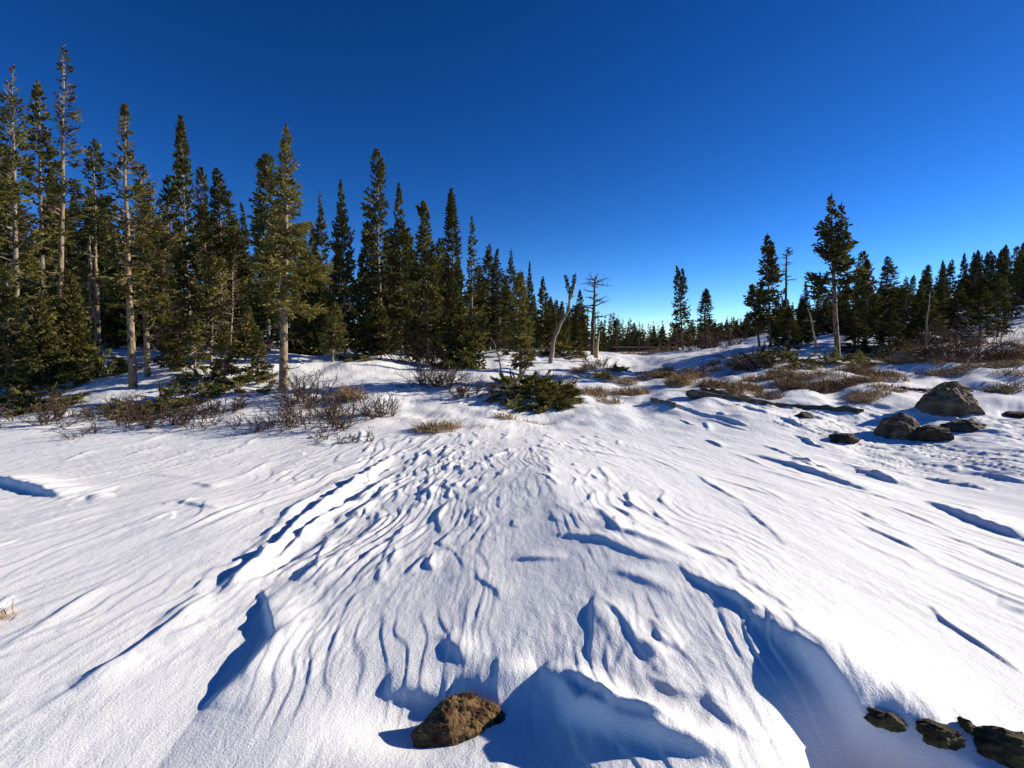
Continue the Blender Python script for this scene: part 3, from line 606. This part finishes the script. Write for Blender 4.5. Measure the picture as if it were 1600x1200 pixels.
# ---- dead trees and poles
def snag(name, label, pts_pix, Y, radii, mat_, limbs=0, limblen=.5, seed=1, cat='dead tree', k=9, t0=.35):
    rng = np.random.default_rng(seed)
    W = np.array([at_depth(a, b, Y) for a, b in pts_pix]); X, Yb = W[0, 0], Y
    z = gz(X, Yb); e = empty(name, (X, Yb, z), label, cat)
    L = W - np.array([X, Yb, z]); L[0, 2] = -.3
    t = np.linspace(0, 1, len(L)); tt = np.linspace(0, 1, 20)
    pts = np.stack([np.interp(tt, t, L[:, c]) for c in range(3)], -1)
    pts[1:, :2] += rng.normal(0, .012, (19, 2)); rad = np.interp(tt, t, radii)
    mb = MB(); mb.tube(pts, rad, k); link('trunk', mb.mesh('trunk', [mat_], True), e)
    for i in range(limbs):
        s = rng.uniform(t0, .97); p = np.array([np.interp(s, tt, pts[:, c]) for c in range(3)])
        a = rng.random() * 6.28; l = limblen * rng.uniform(.45, 1.2) * (1.15 - .6 * s)
        h = np.array([math.cos(a), math.sin(a), rng.uniform(-.1, .45)]); q = np.linspace(0, 1, 6)[:, None]
        lm = MB(); bp = p + l * (q * h + UP * .2 * q ** 2 * rng.uniform(-1, 1)) + rng.normal(0, .03 * l, (6, 3)) * q
        lm.tube(bp, np.linspace(.030, .008, 6), 4)
        for j in range(5):
            d = h * .5 + rng.normal(0, .6, 3); d /= np.linalg.norm(d); b = bp[2 + j % 4]
            lm.tube(np.array([b, b + d * l * .2, b + d * l * .34 + UP * .03]), [.009, .006, .003], 3)
        link('branch', lm.mesh('branch', [mat_]), e)
    return e
snag('dead_tree', 'dark bare dead tree with twisted short branches beside the footbridge', [(925, 553), (927, 500), (930, 432)], 24.5, [.10, .08, .025], M_DARKWOOD, 34, 1.0, 4, t0=.5)
snag('broken_stump', 'tall split stump with sunlit orange wood at the dead tree', [(931, 556), (933, 535), (936, 520)], 24.1, [.11, .085, .02], M_RAWWOOD, 0, cat='stump')
e = snag('leaning_dead_trunk', 'grey dead trunk leaning right with a forked top', [(860, 565), (864, 535), (876, 505), (888, 485), (892, 462)], 21.5, [.11, .08, .062, .05, .032], M_GREYWOOD, 5, .5, 9)
base = np.array(e.location)
for tip in ((884, 432), (899, 430)):
    a = np.array(at_depth(890, 468, 21.5)) - base; b = np.array(at_depth(*tip, 21.5)) - base
    mb = MB(); q = np.linspace(0, 1, 7)[:, None]; pts = a + q * (b - a) + np.array([1, 0, 0]) * .06 * np.sin(q * 3.1); mb.tube(pts, np.linspace(.06, .012, 7), 5, 0)
    rg = np.random.default_rng(int(tip[0])); n = 110; f = rg.uniform(.25, 1, n)
    P = a + f[:, None] * (b - a); D = rg.normal(0, 1, (n, 3)) * np.array([1, 1, .5]) + np.array([0, 0, .4]); D /= np.linalg.norm(D, axis=1)[:, None]
    mb.kites(P, D, rg.uniform(.06, .17, n), np.full(n, .02), 1, 2, rg)
    link('living_top', mb.mesh('living_top', [M_BARK, M_NEED]), e)
snag('dead_snag', 'thin bare dead snag with hooked tip behind the right hand group', [(1226, 520), (1228, 440), (1229, 400), (1233, 386)], 25.5, [.075, .05, .03, .008], M_DARKWOOD, 26, .5, 11, t0=.25)
snag('leaning_pole', 'thin pale dead pole leaning beside the big grey trunk', [(1279, 557), (1270, 515), (1262, 480)], 19.5, [.045, .035, .018], M_GREYWOOD, 4, .35, 14, cat='dead tree')
snag('dead_pole', 'straight thin grey dead pole among the sunlit small spruces', [(1446, 552), (1448, 500), (1453, 455)], 20.5, [.04, .03, .012], M_GREYWOOD, 3, .25, 15)
snag('dead_sapling', 'pale leafless stick leaning left of the slim lit sapling', [(790, 578), (778, 552), (767, 526)], 12.8, [.022, .018, .008], M_GREYWOOD, 3, .2, 16)
snag('dead_sapling', 'lone leafless twig standing in snow right of the grassy hummocks', [(1098, 596), (1099, 575), (1098, 560)], 17, [.02, .016, .006], M_WILLOW, 5, .3, 17, t0=.2)
for i, (a, lb) in enumerate([(153, 'twin pale trunk deep among the dark trees at left'), (143, 'thin pale trunk left of the twin pale trunk')]):
    snag('bare_trunk', lb, [(a, 540), (a - 2, 450), (a - 4, 370)], 16.8, [.08, .065, .03], M_BARK, 6, .4, 20 + i)

# ------------------------------------------------------------------ low green mats (krummholz)
def mat_spruce(px, py, Y, wpx, dpt, hgt, label, n=120, seed=0, dirx=0.2):
    rng = np.random.default_rng(seed + 40); X = at_depth(px, py, Y)[0]; z0 = gz(X, Y); Rx = wpx * Y / F
    e = empty('dwarf_spruce', (X, Y, z0), label, 'shrub'); st = MB(); fo = MB()
    for i in range(n):
        a = rng.random() * 6.28; r = math.sqrt(rng.random())
        ox, oy = Rx * r * math.cos(a), dpt * r * math.sin(a)
        g = gz(X + ox, Y + oy) - z0
        L = rng.uniform(.18, .42); d = np.array([ox / Rx * .9 + dirx, oy / dpt * .7 - .4, rng.uniform(-.1, .35)]) + rng.normal(0, .25, 3); d /= np.linalg.norm(d)
        s = np.linspace(0, 1, 5)[:, None]; top = hgt * (1 - r) * rng.random()
        b = np.array([ox, oy, g - .05 + top]); pts = b + L * (s * d - UP * .12 * s ** 2)
        st.tube(pts, np.linspace(.012, .003, 5), 3)
        if top > .12: st.tube(np.array([[ox * .6, oy * .6, g - .1], b]), [.014, .01], 3)
        m = 90; f = rng.uniform(.05, 1, m); q = np.stack([np.interp(f, s[:, 0], pts[:, c]) for c in range(3)], -1)
        sd = np.cross(d, UP); q += sd * (rng.uniform(-.38, .38, m) * L * (1.1 - .8 * f))[:, None] + UP * rng.normal(0, .015, m)[:, None]; D = d * rng.uniform(.5, 1, m)[:, None] + sd * rng.choice([-1, 1], m)[:, None] * rng.uniform(.3, .9, m)[:, None] + UP * rng.normal(0, .2, m)[:, None]
        D /= np.linalg.norm(D, axis=1)[:, None]
        fo.kites(q, D, rng.uniform(.04, .11, m), np.full(m, .004 + .0006 * Y), 0 if rng.random() < .25 else 1, 1, rng)
    link('stems', st.mesh('stems', [M_NEEDB]), e); link('foliage', fo.mesh('foliage', [M_NEED, M_NEEDO]), e)
mat_spruce(835, 612, 11.8, 62, 1.2, .32, 'spreading dark green dwarf spruce mat at the foot of the slim lit sapling', 300, 1)
mat_spruce(290, 615, 10.8, 40, .7, .35, 'dwarf spruce with drooping boughs on the bank between two bare trunks', 70, 2, .5)
mat_spruce(395, 600, 11.8, 40, .8, .2, 'low olive boughs poking from snow left of the tall bare trunk', 45, 3)
mat_spruce(45, 632, 10.4, 60, .7, .45, 'dark green dwarf spruce at the left picture edge', 110, 4)
mat_spruce(1212, 566, 17.5, 55, 1.4, .6, 'shaded dark dwarf spruces under the right hand tree group', 150, 5)
mat_spruce(1325, 566, 17.2, 42, 1.0, .35, 'dark dwarf spruce at the foot of the big grey trunk', 90, 6)
mat_spruce(1395, 553, 19, 50, 1.2, .5, 'low dark shrubby spruce in front of the broad pointed one', 90, 7)
mat_spruce(560, 566, 15.2, 26, .5, .1, 'flat green boughs lying on the mound by the little sapling', 30, 8)
mat_spruce(935, 582, 17.5, 18, .5, .35, 'little green dwarf spruce on the open valley snow', 40, 9)
mat_spruce(966, 570, 21, 11, .3, .75, 'tiny upright dwarf spruce in front of the footbridge', 30, 10)
mat_spruce(1055, 590, 16.2, 26, .5, .15, 'flat olive dwarf spruce patch among the valley hummocks', 40, 11)
mat_spruce(880, 552, 24, 30, 1.0, 1.0, 'snow dusted dark bush behind the leaning grey trunk', 110, 12)
mat_spruce(150, 590, 13.2, 50, .9, .8, 'shaded green undergrowth at the foot of the left trees', 130, 13)

mat_spruce(330, 590, 12.2, 45, .8, .35, 'olive spruce boughs on the bank below the half dead sapling', 70, 14)
mat_spruce(230, 628, 10.3, 55, .6, .25, 'dark boughs in the snow at the foot of the pale bare trunks', 60, 15)
for _a, _b, _c, _d, _Y, _r, _l in [(302, 498, 305, 585, 12.4, 18, 'short lit sapling on the bank left of the half dead one'), (352, 512, 350, 588, 12.0, 16, 'twiggy lit sapling right below the half dead one'),
        (405, 522, 402, 592, 12.2, 15, 'knee high lit sapling just left of the tall bare trunk'), (268, 520, 266, 582, 12.8, 20, 'small olive sapling right of the slim spruce'), (740, 505, 745, 574, 16.5, 16, 'small lit sapling at the right end of the wood edge')]:
    tree(_a, _b, _c, _d, _Y, _r, _l, cb=.12, olive=.8, dens=.8, r0=.03, dead=.3, gap=.25)
# ------------------------------------------------------------------ willow shrubs
def willow(px, py, Y, wpx, dpt, hgt, label, stems=14, seed=0, m=None, leanx=0.0, tw=9, rad=.011):
    rng = np.random.default_rng(seed + 70); X = at_depth(px, py, Y)[0]; z0 = gz(X, Y); Rx = wpx * Y / F; m = m or M_WILLOW
    e = empty('willow_shrub', (X, Y, z0), label, 'shrub')
    for i in range(stems):
        a = rng.random() * 6.28; r = math.sqrt(rng.random()) * .8; ox, oy = Rx * r * math.cos(a), dpt * r * math.sin(a)
        b = np.array([ox, oy, gz(X + ox, Y + oy) - z0 - .08]); mb = MB()
        for c in range(3):
            d = np.array([ox / Rx * .6 + leanx, oy / dpt * .4 - .1, rng.uniform(.6, 1.1)]) + rng.normal(0, .38, 3); d[2] = abs(d[2]); d /= np.linalg.norm(d)
            L = hgt * rng.uniform(.55, 1.15); s = np.linspace(0, 1, 7)[:, None]
            pts = b + L * s * d + np.cumsum(rng.normal(0, .03 * L, (7, 3)), 0) * s
            mb.tube(pts, np.linspace(rad, rad * .32, 7), 4)
            for j in range(tw):
                p = pts[rng.integers(1, 7)]; d2 = d * .8 + rng.normal(0, .55, 3); d2[2] = abs(d2[2]) * .8; d2 /= np.linalg.norm(d2); l2 = L * rng.uniform(.18, .45)
                q = np.array([p, p + d2 * l2 * .5, p + d2 * l2 + rng.normal(0, .04 * l2, 3) + UP * .06 * l2]); mb.tube(q, [rad * .5, rad * .38, rad * .22], 3)
                for k in range(2):
                    d3 = d2 + rng.normal(0, .6, 3); d3[2] = abs(d3[2]); d3 /= np.linalg.norm(d3); p3 = q[1] + (q[2] - q[1]) * rng.random()
                    mb.tube(np.array([p3, p3 + d3 * l2 * .45]), [rad * .3, rad * .2], 3)
        link('stem', mb.mesh('stem', [m]), e)
willow(500, 655, 9.3, 95, .9, .55, 'large leafless brown willow shrub in front of the tall bare trunk', 34, 1, rad=.009)
willow(475, 622, 10.6, 45, .5, .6, 'tangled willow twigs just right of the tall bare trunk', 14, 2)
willow(245, 655, 9.2, 75, .6, .45, 'dark willow shrub leaning right below the pale bare trunks', 20, 3, leanx=.5)
willow(60, 655, 9.2, 75, .7, .45, 'scrubby willow twigs at the left picture edge', 16, 4)
willow(140, 676, 8.4, 60, .4, .22, 'sparse thin twigs lying on the snow at left', 6, 5, leanx=-.6, tw=6)
willow(400, 672, 8.8, 50, .4, .25, 'low sparse twigs left of the large willow shrub', 9, 6, tw=6)
willow(680, 606, 12.5, 48, .6, .55, 'dark willow shrub on the mound in front of the skirted spruce', 20, 7)
willow(722, 622, 11.5, 28, .4, .4, 'small willow clump with russet stems right of the mound willow', 10, 8)
willow(665, 566, 16.4, 60, .8, .9, 'shaded leafless brush under the broad skirted spruce', 22, 9)
willow(1160, 570, 17, 36, .8, .65, 'shaded dark willow clump on the snow bank at the right', 18, 10)
willow(1505, 556, 16.2, 66, 1.5, 1.05, 'big russet leafless shrub on the right below the sunlit spruces', 44, 11, M_WILLOWR, rad=.012)
willow(1415, 556, 18, 30, .8, .6, 'brown brush left of the big russet shrub', 14, 12, M_WILLOWR)
willow(875, 596, 13.6, 36, .6, .35, 'thin pale twigs right of the dwarf spruce mat', 12, 13)
willow(545, 690, 8.2, 70, .35, .2, 'low twig tips poking from the snow below the large willow', 10, 14, tw=6)
willow(300, 660, 9.0, 40, .35, .35, 'wispy twigs between the leaning willow and the low sparse twigs', 8, 15, tw=6)
willow(190, 640, 9.8, 60, .6, .4, 'fine dark twigs between the edge scrub and the leaning willow', 14, 17)
willow(345, 640, 9.8, 45, .5, .35, 'fine twigs under the bank boughs left of the large willow', 12, 18)
willow(600, 640, 9.9, 35, .4, .4, 'pale wispy twigs at the right end of the large willow', 9, 19)
willow(940, 566, 22, 40, 1.2, .5, 'low brush at the foot of the dead tree', 14, 20)
willow(1100, 548, 30, 60, 2.0, 1.2, 'brown brush thicket beyond the valley near the isolated spruce', 26, 16, M_WILLOWR, rad=.02)

# ------------------------------------------------------------------ dry grass and sedge tufts
def tuft(px, py, Y, wpx, dpt, hgt, label, n=200, seed=0, m=None):
    rng = np.random.default_rng(seed + 300); X = at_depth(px, py, Y)[0]; z0 = gz(X, Y); Rx = wpx * Y / F
    n = int(n * 2.4); hgt *= 1.45; Rx *= 1.25; dpt *= 1.2
    a = rng.random(n) * 6.28; r = np.sqrt(rng.random(n)); ox = Rx * r * np.cos(a); oy = dpt * r * np.sin(a)
    g = ground(X + ox, Y + oy) - z0
    D = np.stack([rng.normal(0, .5, n) - .15, rng.normal(0, .4, n) - .1, rng.uniform(.5, 1, n)], -1); D /= np.linalg.norm(D, axis=1)[:, None]
    mb = MB(); P = np.stack([ox, oy, g - .03], -1); L = hgt * rng.uniform(.5, 1.15, n)
    mid = P + D * (L * .55)[:, None]; side = np.cross(D, rng.normal(size=(n, 3))); side /= np.linalg.norm(side, axis=1)[:, None]; W = (.0028 + .00022 * Y)
    tip = mid + (D + np.stack([rng.normal(-.2, .4, n), rng.normal(0, .3, n), np.full(n, -.5)], -1)) * (L * .4)[:, None]
    mb.add(np.stack([P - side * W, P + side * W, mid + side * W * .8, mid - side * W * .8], 1).reshape(-1, 3), np.arange(n * 4).reshape(-1, 4))
    mb.add(np.stack([mid - side * W * .8, mid + side * W * .8, tip + side * W * .15, tip - side * W * .15], 1).reshape(-1, 3), np.arange(n * 4).reshape(-1, 4))
    o = link('grass_tuft', mb.mesh('grass_tuft', [m or M_GRASS])); o.location = (X, Y, z0); tag(o, label, 'grass'); return o
G = [(680, 679, 8.7, 26, .2, .2, 'tan dry grass tuft on the snow right of the large willow', 160, 0), (708, 674, 8.9, 16, .12, .12, 'short pale grass tuft next to the tan dry tuft', 60, 0),
 (745, 675, 8.9, 22, .1, .06, 'nearly buried grass blades right of the two grass tufts', 50, 0), (792, 650, 9.8, 14, .12, .18, 'thin grass stalks below the dwarf spruce mat', 50, 0), (835, 652, 9.7, 16, .1, .1, 'sparse bent grass by the round snow hollow', 40, 0),
 (548, 610, 10.8, 16, .2, .35, 'rust coloured grass inside the willow tangle', 120, 1), (936, 612, 13, 9, .2, .28, 'round tan grass clump at the head of the valley', 150, 0),
 (985, 608, 13.4, 24, .3, .22, 'low tan grass strip left of the valley hummocks', 220, 0), (1060, 602, 14, 15, .25, .28, 'pale tan tufted grass clump above the weathered log', 220, 0),
 (1025, 582, 18, 30, .4, .2, 'thin ochre sedge strip in the valley', 160, 0), (1115, 608, 13.2, 18, .3, .28, 'brown grass hummock just above the weathered log', 240, 1), (1080, 588, 16.5, 22, .3, .25, 'brown sedge before the flat dwarf patch', 150, 1),
 (1165, 611, 12.8, 24, .25, .2, 'low brown sedge right of the hummock above the log', 220, 1), (1200, 592, 14.6, 34, .3, .22, 'tan sedge strip below the shaded snow bank', 300, 0), (1220, 588, 15, 14, .3, .34, 'orange brown grass head at the end of the sedge strip', 160, 1),
 (1262, 615, 12.4, 34, .35, .26, 'dense brown sedge bank in the middle right', 420, 1), (1300, 612, 12.6, 28, .3, .26, 'brown sedge tuft right of the dense bank', 300, 1), (1345, 606, 12.9, 22, .25, .2, 'tan grass above the snow covered tussocks', 180, 0),
 (1355, 624, 11.4, 26, .3, .14, 'flattened pale tussocks left of the largest boulder', 200, 0), (1345, 636, 11, 16, .2, .2, 'tan grass clump left of the streaked boulder', 130, 0), (1385, 616, 11.9, 22, .3, .16, 'short pale grass beside the largest boulder', 150, 0),
 (1335, 585, 15, 24, .4, .32, 'brown grass mound before the big grey trunk', 240, 1), (1370, 592, 14.5, 30, .3, .24, 'brown grass band right of the grass mound', 240, 1), (1435, 575, 16, 36, .4, .28, 'orange brown sedge hummock under the russet shrub', 340, 1),
 (1480, 592, 14, 26, .3, .2, 'tan sedge strip above the largest boulder', 200, 0), (1570, 575, 16, 22, .4, .36, 'russet grass mound near the right picture edge', 260, 1), (1545, 588, 14.3, 46, .25, .2, 'long tan sedge strip at the right picture edge', 320, 0),
 (1500, 578, 15.6, 26, .3, .26, 'brown grass under the right side of the russet shrub', 220, 1), (8, 1022, 2.9, 14, .06, .09, 'few straw blades at the lower left picture edge', 24, 0), (1010, 556, 30, 40, .8, .3, 'straw coloured grass in front of the footbridge', 260, 0)]
for i, (px, py, Y, wp, dp, hg, lb, n, k) in enumerate(G): tuft(px, py, Y, wp, dp, hg, lb, n, i, M_GRASSR if k else M_GRASS)

_small = []
for i in range(72):
    _px = rr.uniform(900, 1600); _Y = rr.uniform(11.5, 21)
    if 1180 < _px < 1330 and _Y > 17: _Y = rr.uniform(12, 16)
    _wd = rr.uniform(6, 20)
    _small.append((_px, _wd, _Y, tuft(_px, 600, _Y, _wd, rr.uniform(.15, .45), rr.uniform(.12, .26), '', rr.randint(40, 110), 100 + i, M_GRASSR if rr.random() < .6 else M_GRASS)))
for _lo, _hi, _ph in ((0, 1000, 'on the hummocks below the footbridge'), (1000, 1200, 'on the hummocks behind the thick grey log'), (1200, 1400, 'on the snow before the big grey trunk'), (1400, 1800, 'on the snow below the big russet shrub')):
    _b = [q for q in _small if _lo <= q[0] < _hi]
    for q in _b: q[3]['label'] = 'small dry sedge tuft ' + _ph; q[3]['group'] = 'small sedge tufts ' + _ph
    for _w, _k in (('widest', lambda q: -q[1]), ('leftmost', lambda q: q[0]), ('rightmost', lambda q: -q[0]), ('nearest', lambda q: q[2]), ('farthest', lambda q: -q[2])):
        if len(_b) > 1: q = min(_b, key=_k); _b.remove(q); q[3]['label'] = f'{_w} small dry sedge tuft {_ph}'
# ------------------------------------------------------------------ rocks
def rock(name, label, px, py, Y, size, m, seed, sink=.25, rz=0, planes=9, rough=.05, pts=None, tilt=(0, 0), sub=4):
    rng = np.random.default_rng(seed); X = at_depth(px, py, Y)[0]
    bm = bmesh.new(); bmesh.ops.create_icosphere(bm, subdivisions=sub, radius=1)
    P = np.array([v.co[:] for v in bm.verts])
    for i in range(planes):                # cut flat faces
        n = rng.normal(size=3); n[2] = abs(n[2]) * .8; n /= np.linalg.norm(n); d = rng.uniform(.55, .82)
        k = P @ n; over = np.clip(k - d, 0, None); P -= over[:, None] * n * .93
    for f, a in ((1.7, rough * 1.8), (4, rough), (9, rough * .5), (20, rough * .22)):
        nn = pnoise(P[:, 0] * f + seed, P[:, 1] * f + P[:, 2] * f * .73, seed) + pnoise(P[:, 1] * f, P[:, 2] * f + P[:, 0] * f * .41, seed + 1)
        P += P * (a * nn)[:, None]
    P *= np.array(size) / 2
    for v, c in zip(bm.verts, P): v.co = c
    me = bpy.data.meshes.new(name); bm.to_mesh(me); bm.free(); me.materials.append(m)
    o = link(name, me); o.rotation_euler = (tilt[0], tilt[1], rz)
    o.location = (X, Y, gz(X, Y) + size[2] * (.5 - sink)); tag(o, label, 'rock')
    return o

def hull_rock(name, label, pts, loc, m, amps, minlen, rz=0.0):
    bm = bmesh.new()
    for p in pts: bm.verts.new(p)
    r = bmesh.ops.convex_hull(bm, input=bm.verts)
    dead = {g for g in list(r['geom_interior']) + list(r['geom_unused']) if isinstance(g, bmesh.types.BMVert)}
    bmesh.ops.delete(bm, geom=list(dead), context='VERTS')
    bmesh.ops.triangulate(bm, faces=bm.faces)
    for _ in range(5):
        ed = [e for e in bm.edges if e.calc_length() > minlen]
        if not ed: break
        bmesh.ops.subdivide_edges(bm, edges=ed, cuts=1); bmesh.ops.triangulate(bm, faces=bm.faces)
    for _ in range(2): bmesh.ops.smooth_vert(bm, verts=bm.verts, factor=.35, use_axis_x=True, use_axis_y=True, use_axis_z=True)
    bm.normal_update()
    P = np.array([v.co[:] for v in bm.verts]); Nn = np.array([v.normal[:] for v in bm.verts]); d = np.zeros(len(P))
    for f, a in amps:
        n1 = pnoise(P[:, 0] * f + 3, P[:, 1] * f + P[:, 2] * f * .7, 5) + pnoise(P[:, 1] * f, P[:, 2] * f + P[:, 0] * f * .4, 6)
        d += a * (n1 - .6 * np.abs(n1))
    for v, p, n, k in zip(bm.verts, P, Nn, d): v.co = p + n * k
    me = bpy.data.meshes.new(name); bm.to_mesh(me); bm.free(); me.materials.append(m)
    o = link(name, me); o.location = loc; o.rotation_euler.z = rz; tag(o, label, 'rock')
    return o
_X, _Y = on_z(718, 1128, .08)
hull_rock('rock', 'angular brown rock in a snow scoop in the near foreground',
    [(x * 1.02, y, z * .8) for x, y, z in [(-.20, -.02, .01), (-.17, -.07, -.05), (-.08, -.14, -.06), (.02, -.12, -.05), (.17, -.05, -.03), (.20, .01, .015), (.19, .05, .03), (.13, .10, .08), (.05, .13, .105), (-.03, .12, .115), (-.06, .02, .085), (-.01, -.09, .005), (-.10, .08, .085), (-.15, .04, .045), (0, .15, -.1), (.15, .12, -.1), (-.15, .1, -.1), (-.1, -.1, -.12), (.12, -.05, -.12)]],
    (_X, _Y, gz(_X, _Y) + .005), M_ROCKB, ((9, .010), (22, .004), (55, .0025), (120, .0014)), .010)
def boulder(label, px, py, Y, sil, dep, m):
    k = Y / F; X = at_depth(px, py, Y)[0]; pts = []
    for x, z in sil: pts += [(x * k, 0, -z * k), (x * k * .72, -dep, -z * k * .45 - .04), (x * k * .75, dep, -z * k * .6)]
    for x in (sil[0][0], sil[-1][0]): pts += [(x * k * .9, -dep * .6, -.2), (x * k * .9, dep * .6, -.2)]
    hull_rock('boulder', label, pts, (X, Y, gz(X, Y) - .04), m, ((2.2, .05), (5, .035), (12, .018), (28, .008)), .045)
boulder('largest lichen grey boulder at the right', 1481, 645, 10.0, [(-46, 4), (-44, -15), (-24, -42), (-8, -56), (14, -54), (34, -36), (44, -12), (46, 4)], .38, M_ROCKG)
boulder('streaked brown boulder left of the largest boulder', 1404, 682, 8.8, [(-40, 4), (-38, -8), (-14, -38), (-2, -42), (14, -38), (34, -18), (38, -10), (24, 4)], .30, M_ROCKS)
rock('rock', 'dark low rock below the streaked boulder', 1456, 688, 8.5, (.72, .5, .26), M_ROCKD, 63, .3, 0, 8, .08)
rock('rock', 'brown flat rock touching the dark low rock on its right', 1502, 678, 8.9, (.62, .5, .26), M_ROCKS, 64, .3, .2, 8, .08)
rock('rock', 'small dark wedge rock lowest of the right hand rocks', 1316, 695, 8.3, (.48, .35, .2), M_ROCKD, 75, .35, .1, 7, .08, tilt=(0, -.15))
rock('rock', 'small dark rock near the weathered logs', 1259, 659, 9.8, (.36, .3, .16), M_ROCKD, 76, .35, 0, 7, .08)
rock('rock', 'brown rock tip poking out behind the largest boulder', 1500, 603, 12.2, (.8, .6, .32), M_ROCKS, 77, .4, 0, 7, .08)
rock('rock', 'thin dark rock strip at the right picture edge', 1592, 661, 9.7, (.55, .4, .12), M_ROCKD, 78, .4, 0, 7, .08)
for px, py, wd, dp, hg, sd, lb in [(1386, 1130, .17, .10, .09, 81, 'small mossy stone leftmost under the drift lip'), (1466, 1150, .22, .12, .11, 82, 'mossy stone second from the left under the drift lip'),
        (1510, 1138, .09, .07, .08, 83, 'tiny mossy stone tip between two larger mossy stones'), (1562, 1172, .30, .20, .17, 84, 'largest mossy stone in the lower right corner')]:
    X, Y = hit(px, py); rock('mossy_stone', lb, px, py, Y, (wd * .78, dp * .85, hg * .75), M_MOSS, sd, .46, -.35, 6, .10, sub=4)

# ------------------------------------------------------------------ weathered logs
def log(label, p0, p1, z_lift, rad0, rad1, m, seed, flat=1.0):
    a = np.array(at_depth(p0[0], p0[1], p0[2])); b = np.array(at_depth(p1[0], p1[1], p1[2]))
    q = np.linspace(0, 1, 14)[:, None]; pts = a + q * (b - a)
    g = ground(pts[:, 0], pts[:, 1]); pts[:, 2] = np.polyval(np.polyfit(q[:, 0], g, 1), q[:, 0]) + z_lift
    rng = np.random.default_rng(seed); pts += rng.normal(0, .012, pts.shape)
    o0 = pts[0].copy(); mb = MB(); rad = np.linspace(rad0, rad1, 14) * rng.uniform(.85, 1.15, 14); rad[0] *= .5; rad[-1] *= .3
    mb.tube(pts - o0, rad, 9)
    o = link('log', mb.mesh('log', [m], True)); o.location = o0; tag(o, label, 'log')
log('thick weathered grey log half buried in the middle right', (1072, 624, 11.6), (1215, 640, 10.7), .03, .11, .04, M_LOG, 1)
log('second weathered log lying just above the thick grey log', (1095, 618, 12.0), (1180, 634, 11.1), .05, .07, .04, M_LOG, 4)
log('long thin dark log running right from the thick grey log', (1205, 636, 10.8), (1350, 650, 10.1), .03, .035, .07, M_DARKWOOD, 2)
log('short weathered board left of the thick grey log', (1016, 625, 11.6), (1062, 646, 10.4), .03, .05, .04, M_GREYWOOD, 3)
log('dark stick lying across the sedge left of the largest boulder', (1405, 615, 11.8), (1450, 612, 11.8), .06, .03, .04, M_DARKWOOD, 5)

# ------------------------------------------------------------------ footbridge
def box(mb, c, s):
    c = np.array(c, float); s = np.array(s, float) / 2
    v = np.array([[x, y, z] for x in (-1, 1) for y in (-1, 1) for z in (-1, 1)]) * s + c
    mb.add(v, [[0, 1, 3, 2], [4, 6, 7, 5], [0, 4, 5, 1], [2, 3, 7, 6], [0, 2, 6, 4], [1, 5, 7, 3]])
def bridge():
    Y = 40.0; X0 = at_depth(958, 540, Y)[0]; X1 = at_depth(1056, 540, Y)[0]; zb = at_depth(1000, 549, Y)[2]; Lx = X1 - X0
    e = empty('footbridge', ((X0 + X1) / 2, Y, zb), 'small wooden footbridge with post railings across the valley', 'bridge')
    for y in (-.7, .7):
        mb = MB(); box(mb, (0, y, .12), (Lx, .16, .3)); link('beam', mb.mesh('beam', [M_DARKWOOD]), e)
        mb = MB(); box(mb, (0, y, .96), (Lx, .10, .07)); link('handrail', mb.mesh('handrail', [M_DARKWOOD]), e)
        mb = MB(); box(mb, (0, y, .62), (Lx, .05, .06)); link('rail', mb.mesh('rail', [M_DARKWOOD]), e)
        pm = MB(); box(pm, (0, 0, .42), (.12, .12, 1.05)); pme = pm.mesh('post', [M_POST])
        for f in ((-.48, -.13, .02, .2, .33, .47) if y < 0 else (-.47, -.2, .1, .28, .46)):
            o = link('post', pme, e); o.location = (f * Lx, y + (.14 if y > 0 else -.14), .1)
    pl = MB(); box(pl, (0, 0, .31), (.19, 1.7, .05)); plm = pl.mesh('plank', [M_GREYWOOD])
    for f in np.arange(-Lx / 2 + .1, Lx / 2, .21):
        o = link('plank', plm, e); o.location = (f, 0, 0)
bridge()

# ------------------------------------------------------------------ fallen needles and twig bits on the snow
def litter():
    rng = np.random.default_rng(12); n = 500; mb = MB()
    y = rng.uniform(6.8, 14, n); x = rng.uniform(-.9, -.15, n) * y
    z = ground(x, y) + .004; P = np.stack([x, y, z], -1)
    a = rng.random(n) * 6.283; D = np.stack([np.cos(a), np.sin(a), rng.uniform(-.02, .12, n)], -1)
    mb.kites(P, D, rng.uniform(.02, .08, n), rng.uniform(.001, .0025, n), 0, 2, rng)
    o = link('twig_litter', mb.mesh('twig_litter', [M_WILLOW])); o['kind'] = 'stuff'; o['label'] = 'scattered needles and twig bits on the snow'; o['category'] = 'litter'
litter()
